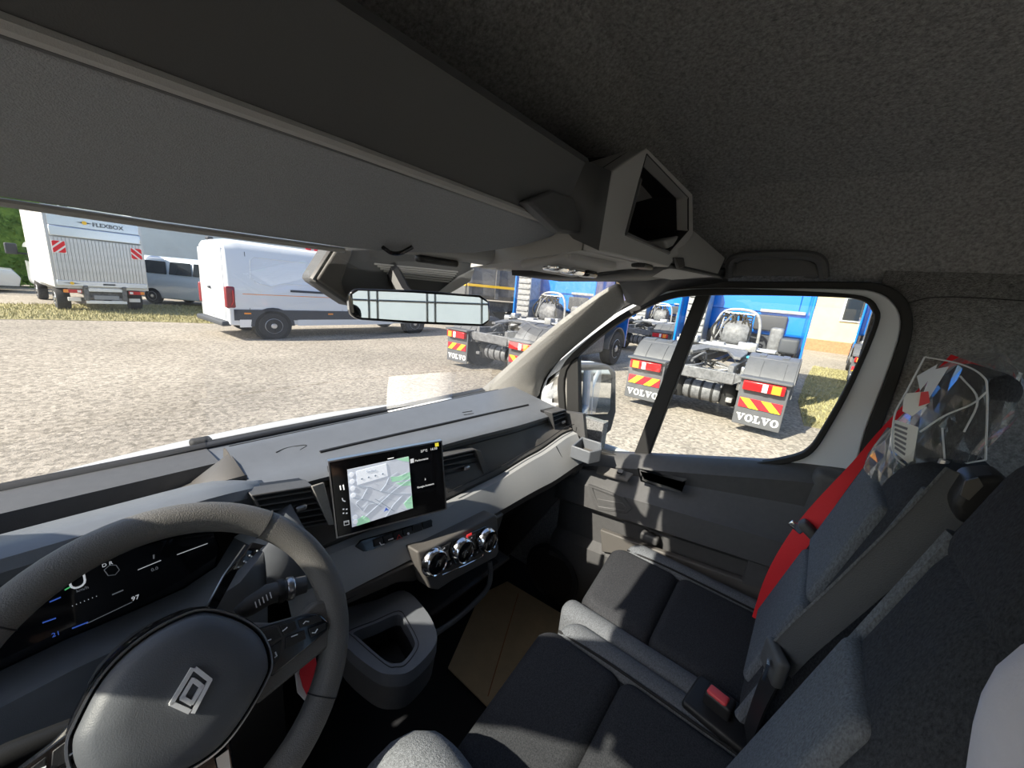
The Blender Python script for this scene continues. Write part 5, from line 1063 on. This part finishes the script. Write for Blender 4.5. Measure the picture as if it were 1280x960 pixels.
# ================================================================== SEATS
TH = 13.5; RB = rotx(TH)
def yb(z): return -.03 - .24*(z+.7)
be = thing('passenger_bench', 'two-place dark grey fabric passenger bench beside the driver', 'seat', (.75, .1, -1.24))
def bk(name, b, m, parent=None, **k): return mk(name, b, m, parent or be, **k)
def crown(cx, hw, amt):
    def f(p): d = (p.x-cx)/hw; return p + Vector((0, 0, amt*(1-d*d)*(1 if p.z > -.85 else 0)))
    return f
def nose(x0, x1, depth):                            # rounds the front corners of a cushion in plan
    def f(p):
        t = (p.x-x0)/(x1-x0)*2-1
        if p.y > .1: p = p - Vector((0, depth*abs(t)**3*(p.y-.1)/.25, 0))
        return p
    return f
for x0, x1, zt in ((.80, 1.15, -.752), (.345, .745, -.758)):
    cx, w = (x0+x1)/2, x1-x0; xr = x1-.055
    b = B(); b.rbox((cx, .12, zt-.10), (w-.01, .44, .16), .05, 5, fn=nose(x0, x1, .04)); cu = bk('seat_cushion', b, 'fabric_dark')
    for y0, y1 in ((.165, .375), (-.10, .17)):
        b = B(); b.rbox(((x0+xr)/2, (y0+y1)/2, zt-.075), (xr-x0+.012, y1-y0+.006, .15), .03 if y0 < 0 else .04, 6, fn=nose(x0, x1, .06)); bk('cushion_panel', b, 'fabric_dark', cu)
    b = B(); b.rbox((x1-.028, .12, zt-.07), (.066, .47, .15), .03, 5, fn=nose(x0, x1, .045)); bk('cushion_bolster', b, 'fabric', cu)
    b = B(); b.tube(smooth([(xr+.002, .33, zt-.012), (xr, .2, zt-.001), (xr, .0, zt-.001), (xr, -.08, zt-.003)], 4), .003, 6); bk('cushion_piping', b, 'seam', cu)
b = B(); b.rbox((.772, .155, -.822), (.062, .42, .14), .028, 5); bk('centre_strip', b, 'fabric')
b = B(); b.box((.75, .12, -1.05), (.74, .38, .36)); bk('seat_base', b, 'trim_black', bev=.02)
def BR(x, z, d=0): return Vector((x, yb(z) + d*.972, z + d*.233))    # d<0 is behind the front surface... y forward
for x0, x1, pan in ((.705, 1.125, 'outer'), (.392, .612, 'inner')):
    cx, w = (x0+x1)/2, x1-x0; c = Vector((cx, yb(-.47)-.075*.972, -.47-.075*.233))
    b = B(); b.rbox(c, (w, .15, .60), .065, 6, R=RB); bkr = bk('backrest', b, 'fabric_dark')
    for zc, h, wf in (((-.585, .2, .55), (-.37, .2, .55)) if pan == 'outer' else ((-.53, .34, .62),)):
        b = B(); cc = Vector((cx-(.0 if pan == 'inner' else .03), yb(zc)-.002, zc)); b.rbox(cc, (w*wf, .03, h+.012), .014, 5, R=RB); bk('backrest_panel', b, 'fabric', bkr)
    for s in ((-1, 1) if pan == 'outer' else (1,)):
        b = B(); xx = cx + s*(w/2-.022); b.tube([Vector((xx, yb(z)-.012+.0*abs(z), z)) for z in (-.72, -.6, -.45, -.3, -.21)], .012, 8); bk('bolster_piping', b, 'fabric', bkr)
    # headrest
    hc, hs = (Vector((.965, -.20, -.145)), (.19, .06, .19)) if pan == 'outer' else (Vector((.505, -.212, -.18)), (.22, .11, .17)); b = B(); b.rbox(hc, hs, .05, 6, R=RB); hr = bk('headrest', b, 'fabric_dark')
    for s in (-.07, .07): b = B(); b.tube([(cx+s, yb(-.24)-.04, -.26), (cx+s, yb(-.2)-.035, -.19)], .006, 8); bk('headrest_post', b, 'satin', hr)
# belt guide on the shoulder between the two backrests
bg = thing('belt_guide', 'black plastic belt guide on the shoulder of the bench', 'belt guide', X(1200, 640, .67))
b = B(); b.prism([X(*p, .685) for p in [(1178, 612), (1197, 582), (1236, 578), (1250, 590), (1228, 625), (1205, 640), (1183, 632)]], (-.05, -.0, 0)); mk('guide_body', b, 'trim_black', bg, bev=.008, seg=3)
b = B(); b.prism([X(*p, .632) for p in [(1206, 600), (1222, 596), (1228, 606), (1210, 624), (1200, 618)]], (-.004, 0, 0)); mk('guide_slot', b, 'dash_face', bg)
# black belt
bb_ = thing('black_seat_belt', 'black seat belt running down between the two backrests to its buckle', 'seat belt', X(975, 850, .68))
pts = smooth([X(1212, 598, .665), X(1150, 662, .668), X(1065, 742, .672), X(1000, 800, .676), X(972, 830, .68)], 5)
sd = [(pts[min(i+1, len(pts)-1)]-pts[max(i-1, 0)]).cross(q).normalized() for i, q in enumerate(pts)]
b = B(); b.ribbon(pts, sd, .043, .003); mk('webbing', b, 'belt_black', bb_)
b = B(); b.ribbon([q - q.normalized()*.002 + d*.02*(1 if d.z > 0 else -1) for q, d in zip(pts, sd)], sd, .003, .003); mk('webbing_edge', b, 'fabric', bb_)
b = B(); b.ribbon(smooth([X(972, 832, .68), X(955, 865, .68), X(940, 905, .69), X(934, 925, .70)], 4), Vector((.8, .3, .3)), .042, .003); mk('lap_webbing', b, 'trim_black', bb_)
b = B(); tcn = X(974, 828, .672); b.rbox(tcn + Vector((-.004, .006, .0)), (.055, .018, .05), .007, 4, R=rotz(25)); mk('tongue_grip', b, 'trim_dark', bb_)
b = B(); b.ring([tcn + Vector((-.03+x*.6, .012, z)) for x, z in ((-.0, -.02), (.03, -.02), (.03, .01), (0, .01))], [tcn + Vector((-.03+x*.6, .012, z)) for x, z in ((.006, -.014), (.024, -.014), (.024, .004), (.006, .004))], (0, .004, 0)); mk('tongue_plate', b, 'chrome', bb_)
# red belt
rb = thing('red_seat_belt', 'bright red seat belt running from the pillar down the outer edge of the bench', 'seat belt', X(955, 775, 1.09))
pts = smooth([Vector((1.285, -.26, -.06)), X(1122, 545, 1.135), X(1085, 588, 1.09), X(1018, 660, 1.045), X(978, 722, 1.03), X(957, 780, 1.02)], 6)
b = B(); b.ribbon(pts, [(pts[min(i+1, len(pts)-1)]-pts[max(i-1, 0)]).cross(q) for i, q in enumerate(pts)], .058, .003); mk('webbing', b, 'belt_red', rb)
t0 = X(1013, 664, 1.03); b = B(); b.rbox(t0, (.03, .052, .022), .008, 4, R=rotx(35)); mk('tongue_grip', b, 'trim_dark', rb)
b = B(); b.rbox(t0 + Vector((-.006, .026, .0)), (.008, .03, .014), .003, 3, R=rotx(30)); mk('tongue_plate', b, 'chrome', rb)
b = B(); b.rbox(X(952, 776, 1.03)+Vector((0, -.03, -.03)), (.06, .05, .05), .02); mk('belt_anchor', b, 'fabric', rb)
# buckles in the gap between the cushions
bu = thing('belt_buckle', 'black belt buckle with a red release button between the seat cushions', 'buckle', Z(897, 890, -.78))
bc = Z(897, 884, -.745); b = B(); b.rbox(bc, (.035, .05, .06), .007, 4, R=rotz(-10)); mk('buckle_body', b, 'trim_black', bu)
b = B(); b.rbox(bc + Vector((-.004, .004, .028)), (.022, .036, .012), .004, 3, R=rotz(-10)); mk('release_button', b, 'buckle_red', bu)
b = B(); b.rbox(Z(905, 895, -.752), (.09, .13, .02), .008, 3, R=rotz(-8)); o = mk('buckle_well', b, 'trim_black', be)
# ---------------------------------------------------------------- plastic bag over the outer headrest
bag = thing('plastic_bag', 'clear crumpled plastic bag with printed labels over the outer headrest', 'bag', (1.0, -.2, -.32))
hc = Vector((.965, -.196, -.155)); rg = random.Random(21); ph = [rg.uniform(0, 6.28) for _ in range(12)]
def crumple(p):
    q = p*26; d = math.sin(q.x*1.1+ph[0]+q.z*.7)*.6 + math.sin(q.z*1.7+q.y*1.3+ph[1])*.6 + abs(math.sin(q.x*.9-q.z*1.4+ph[2]))*.9 + .5*math.sin(q.y*2.3+q.z*2.1+ph[3])
    o = (p-hc); o.z *= .5; return p + o.normalized()*(d*.0045 + rg.uniform(-.004, .004))
b = B()
N, Mh = 26, 16
rings = []
for j in range(Mh+1):
    t = j/Mh; z = .125 - t*.28; wz = min(1, (1-(1-min(t/.35, 1))**2)**.5 + .02)
    hw, hd = .108*wz, .044*wz
    if t > .8: hw *= 1-.12*(t-.8)/.2
    rings.append([crumple(hc + RB @ Vector((hw*math.copysign(abs(math.cos(a))**.7, math.cos(a)), hd*math.copysign(abs(math.sin(a))**.7, math.sin(a)), z))) for a in [2*math.pi*k/N for k in range(N)]])
b.loft(rings, caps=False); mk('film', b, 'bag_film', bag, flat=True)
def bagp(px, py, x=.86): return X(px, py, x)
for px in ([(1116, 524), (1148, 534), (1140, 583), (1117, 564)],):
    P = [bagp(*p, .875) for p in px]; b = B(); b.prism(P, (-.0015, 0, 0)); lb = mk('label', b, 'paper', bag)
    for k in range(6):
        t = .1+.14*k; b = B(); a, c = P[0].lerp(P[3], t), P[1].lerp(P[2], t); b.prism([a.lerp(c, .08), a.lerp(c, .6), a.lerp(c, .6)+Vector((0, 0, -.004)), a.lerp(c, .08)+Vector((0, 0, -.004))], (-.0025, 0, 0)); mk('label_print', b, 'paper_ink', lb)
P = [bagp(*p, .875) for p in [(1130, 492), (1160, 489), (1162, 503), (1140, 520), (1128, 514)]]; b = B(); b.prism(P, (-.0015, 0, 0)); l2 = mk('label', b, 'paper', bag)
b = B(); b.prism([P[1].lerp(P[0], .3), P[1], P[2], P[2].lerp(P[4], .4)], (-.003, 0, 0)); mk('label_print', b, 'buckle_red', l2)
for px in ([(1146, 470), (1172, 455), (1165, 470), (1150, 488)], [(1166, 462), (1186, 458), (1160, 500), (1152, 496)]):
    b = B(); b.prism([bagp(*p, .875) for p in px], (-.001, 0, 0)); mk('printed_strip', b, 'strip_print', bag)
for pts_ in ([(1156, 446), (1133, 490), (1118, 520), (1117, 566), (1140, 590), (1166, 625)], [(1156, 446), (1200, 455), (1228, 470), (1234, 492), (1232, 575)], [(1178, 535), (1181, 600), (1168, 624)], [(1150, 540), (1180, 520), (1215, 505), (1233, 490)], [(1232, 575), (1205, 580), (1182, 592)], [(1200, 470), (1222, 500), (1205, 540)]):
    b = B(); b.tube(smooth([bagp(*p, .868) for p in pts_], 5), .0013, 5); mk('film_fold', b, 'fold', bag)
# ---------------------------------------------------------------- driver's seat
ds = thing('driver_seat', 'dark fabric driver seat under the person at the wheel', 'seat', (.05, -.1, -1.24))
b = B(); b.rbox((.06, -.1, -.88), (.46, .5, .14), .05, 5); mk('seat_cushion', b, 'fabric_dark', ds)
b = B(); b.rbox((.04, -.505, -.5), (.44, .10, .62), .045, 5, R=rotx(4)); mk('backrest', b, 'fabric_dark', ds)
b = B(); b.rbox((.04, -.50, -.06), (.26, .08, .2), .038, 5); mk('headrest', b, 'fabric_dark', ds)
b = B(); b.box((.06, -.1, -1.08), (.36, .4, .32)); mk('seat_base', b, 'trim_black', ds, bev=.02)
# ---------------------------------------------------------------- person at the wheel
pe = thing('person', 'person in a pale shirt and grey jeans sitting at the steering wheel', 'person', (.06, -.25, -.8))
def skin(name, joints, edges, m, root, sub=2):
    me = bpy.data.meshes.new(name); og = Vector(joints[root][:3]) + OFF
    me.from_pydata([Vector(j[:3]) + OFF - og for j in joints], edges, [])
    o = bpy.data.objects.new(name, me); COL.objects.link(o); W[o] = og; o.parent = pe; o.location = og - W[pe]
    sk = o.modifiers.new('skin', 'SKIN'); sk.use_smooth_shade = True
    for i, j in enumerate(joints):
        v = me.skin_vertices[0].data[i]; v.radius = (j[3], j[4] if len(j) > 4 else j[3]); v.use_root = (i == root)
    s_ = o.modifiers.new('smooth', 'SUBSURF'); s_.levels = sub; s_.render_levels = sub
    me.materials.append(MATS[m]); return o
J = [(.06, -.31, -.70, .13, .11), (.06, -.34, -.52, .12, .10), (.06, -.36, -.34, .14, .10), (.06, -.36, -.20, .10, .08), (.06, -.345, -.12, .055), (.06, -.335, -.06, .06), (.06, -.325, .02, .078, .09), (.06, -.325, .10, .06),
     (.235, -.245, -.11, .052), (.315, -.185, -.31, .038), (.20, -.12, -.26, .034), (.055, -.085, -.10, .026),
     (-.105, -.32, -.21, .06), (-.23, -.2, -.45, .042), (-.12, -.13, -.26, .034), (-.045, -.085, -.10, .026),
     (.15, -.26, -.71, .09), (.265, .30, -.715, .058), (.20, .45, -1.08, .042), (.20, .56, -1.17, .035), (-.03, -.26, -.71, .09), (-.06, .30, -.72, .058), (-.04, .45, -1.08, .042), (-.04, .56, -1.17, .035)]
Ed = [(0, 1), (1, 2), (2, 3), (3, 4), (4, 5), (5, 6), (6, 7), (3, 8), (8, 9), (9, 10), (10, 11), (3, 12), (12, 13), (13, 14), (14, 15), (0, 16), (16, 17), (17, 18), (18, 19), (0, 20), (20, 21), (21, 22), (22, 23)]
skin('body', J, Ed, 'skin', 0)
skin('shirt', [(.06, -.32, -.72, .145, .125), (.06, -.345, -.52, .135, .115), (.06, -.365, -.34, .155, .115), (.06, -.36, -.205, .115, .09), (.24, -.245, -.10, .07), (.312, -.155, -.175, .054), (.318, -.185, -.32, .05), (-.115, -.315, -.215, .078), (-.19, -.25, -.35, .068), (-.225, -.205, -.43, .06)], [(0, 1), (1, 2), (2, 3), (3, 4), (4, 5), (5, 6), (3, 7), (7, 8), (8, 9)], 'shirt', 0)
skin('jeans', [(.06, -.29, -.73, .14, .11), (.15, -.2, -.73, .105), (.21, .05, -.715, .095), (.262, .29, -.71, .078), (.275, .335, -.725, .072), (.235, .40, -.9, .066), (.20, .46, -1.1, .062), (-.03, -.2, -.73, .105), (-.05, .05, -.72, .095), (-.06, .29, -.73, .078), (-.06, .335, -.745, .072), (-.05, .40, -.92, .066), (-.04, .46, -1.1, .062)], [(0, 1), (1, 2), (2, 3), (3, 4), (4, 5), (5, 6), (0, 7), (7, 8), (8, 9), (9, 10), (10, 11), (11, 12)], 'denim', 0)
for sx in (.2, -.04): b = B(); b.rbox((sx, .54, -1.2), (.09, .25, .08), .035, 5); mk('shoe', b, 'shoe', pe)
b = B(); b.rbox((.06, -.355, .09), (.175, .2, .15), .07, 5); mk('hair', b, 'hair', pe)
# hands: palm, four fingers and a thumb closed round the phone's edge (behind the lens)
for s, hx_ in ((1, .055), (-1, -.045)):
    h = Vector((hx_, -.085, -.095)); b = B(); b.rbox(h + Vector((0, -.005, .028)), (.03, .04, .07), .013, 4)
    for k in range(4): b.tube([h + Vector((-s*.004, -.022+k*.013, .055)), h + Vector((-s*.012, -.024+k*.013, .082-.003*abs(k-1.5))), h + Vector((-s*.03, -.024+k*.013, .088-.003*abs(k-1.5)))], [.0085, .008, .0065], 8)
    b.tube([h + Vector((-s*.006, .01, .02)), h + Vector((-s*.02, .02, .038)), h + Vector((-s*.034, .016, .05))], [.0105, .009, .007], 8); mk('hand', b, 'skin', pe)
# ---------------------------------------------------------------- floor coverings
cb_ = thing('cardboard_sheet', 'brown cardboard sheet lying on the passenger floor', 'cardboard', Z(640, 820, -1.238))
b = B(); b.prism([Z(*p, -1.236) for p in [(560, 836), (600, 745), (634, 728), (738, 790), (700, 880), (630, 905)]], (0, 0, .006)); mk('sheet', b, 'cardboard', cb_)
b = B(); b.tube([Z(648, 742, -1.229), Z(610, 870, -1.229)], .0015, 4); mk('fold_line', b, 'brick_red', cb_)
fm = thing('floor_mat', 'black ribbed rubber mat on the driver side floor', 'mat', Z(560, 900, -1.238))
b = B(); b.box((.36, .42, -1.236), (.34, .4, .006)); mk('mat_sheet', b, 'mat_rubber', fm)
for k in range(12): b = B(); b.box((.22+k*.026, .42, -1.231), (.01, .36, .006)); mk('mat_rib', b, 'trim_black', fm)
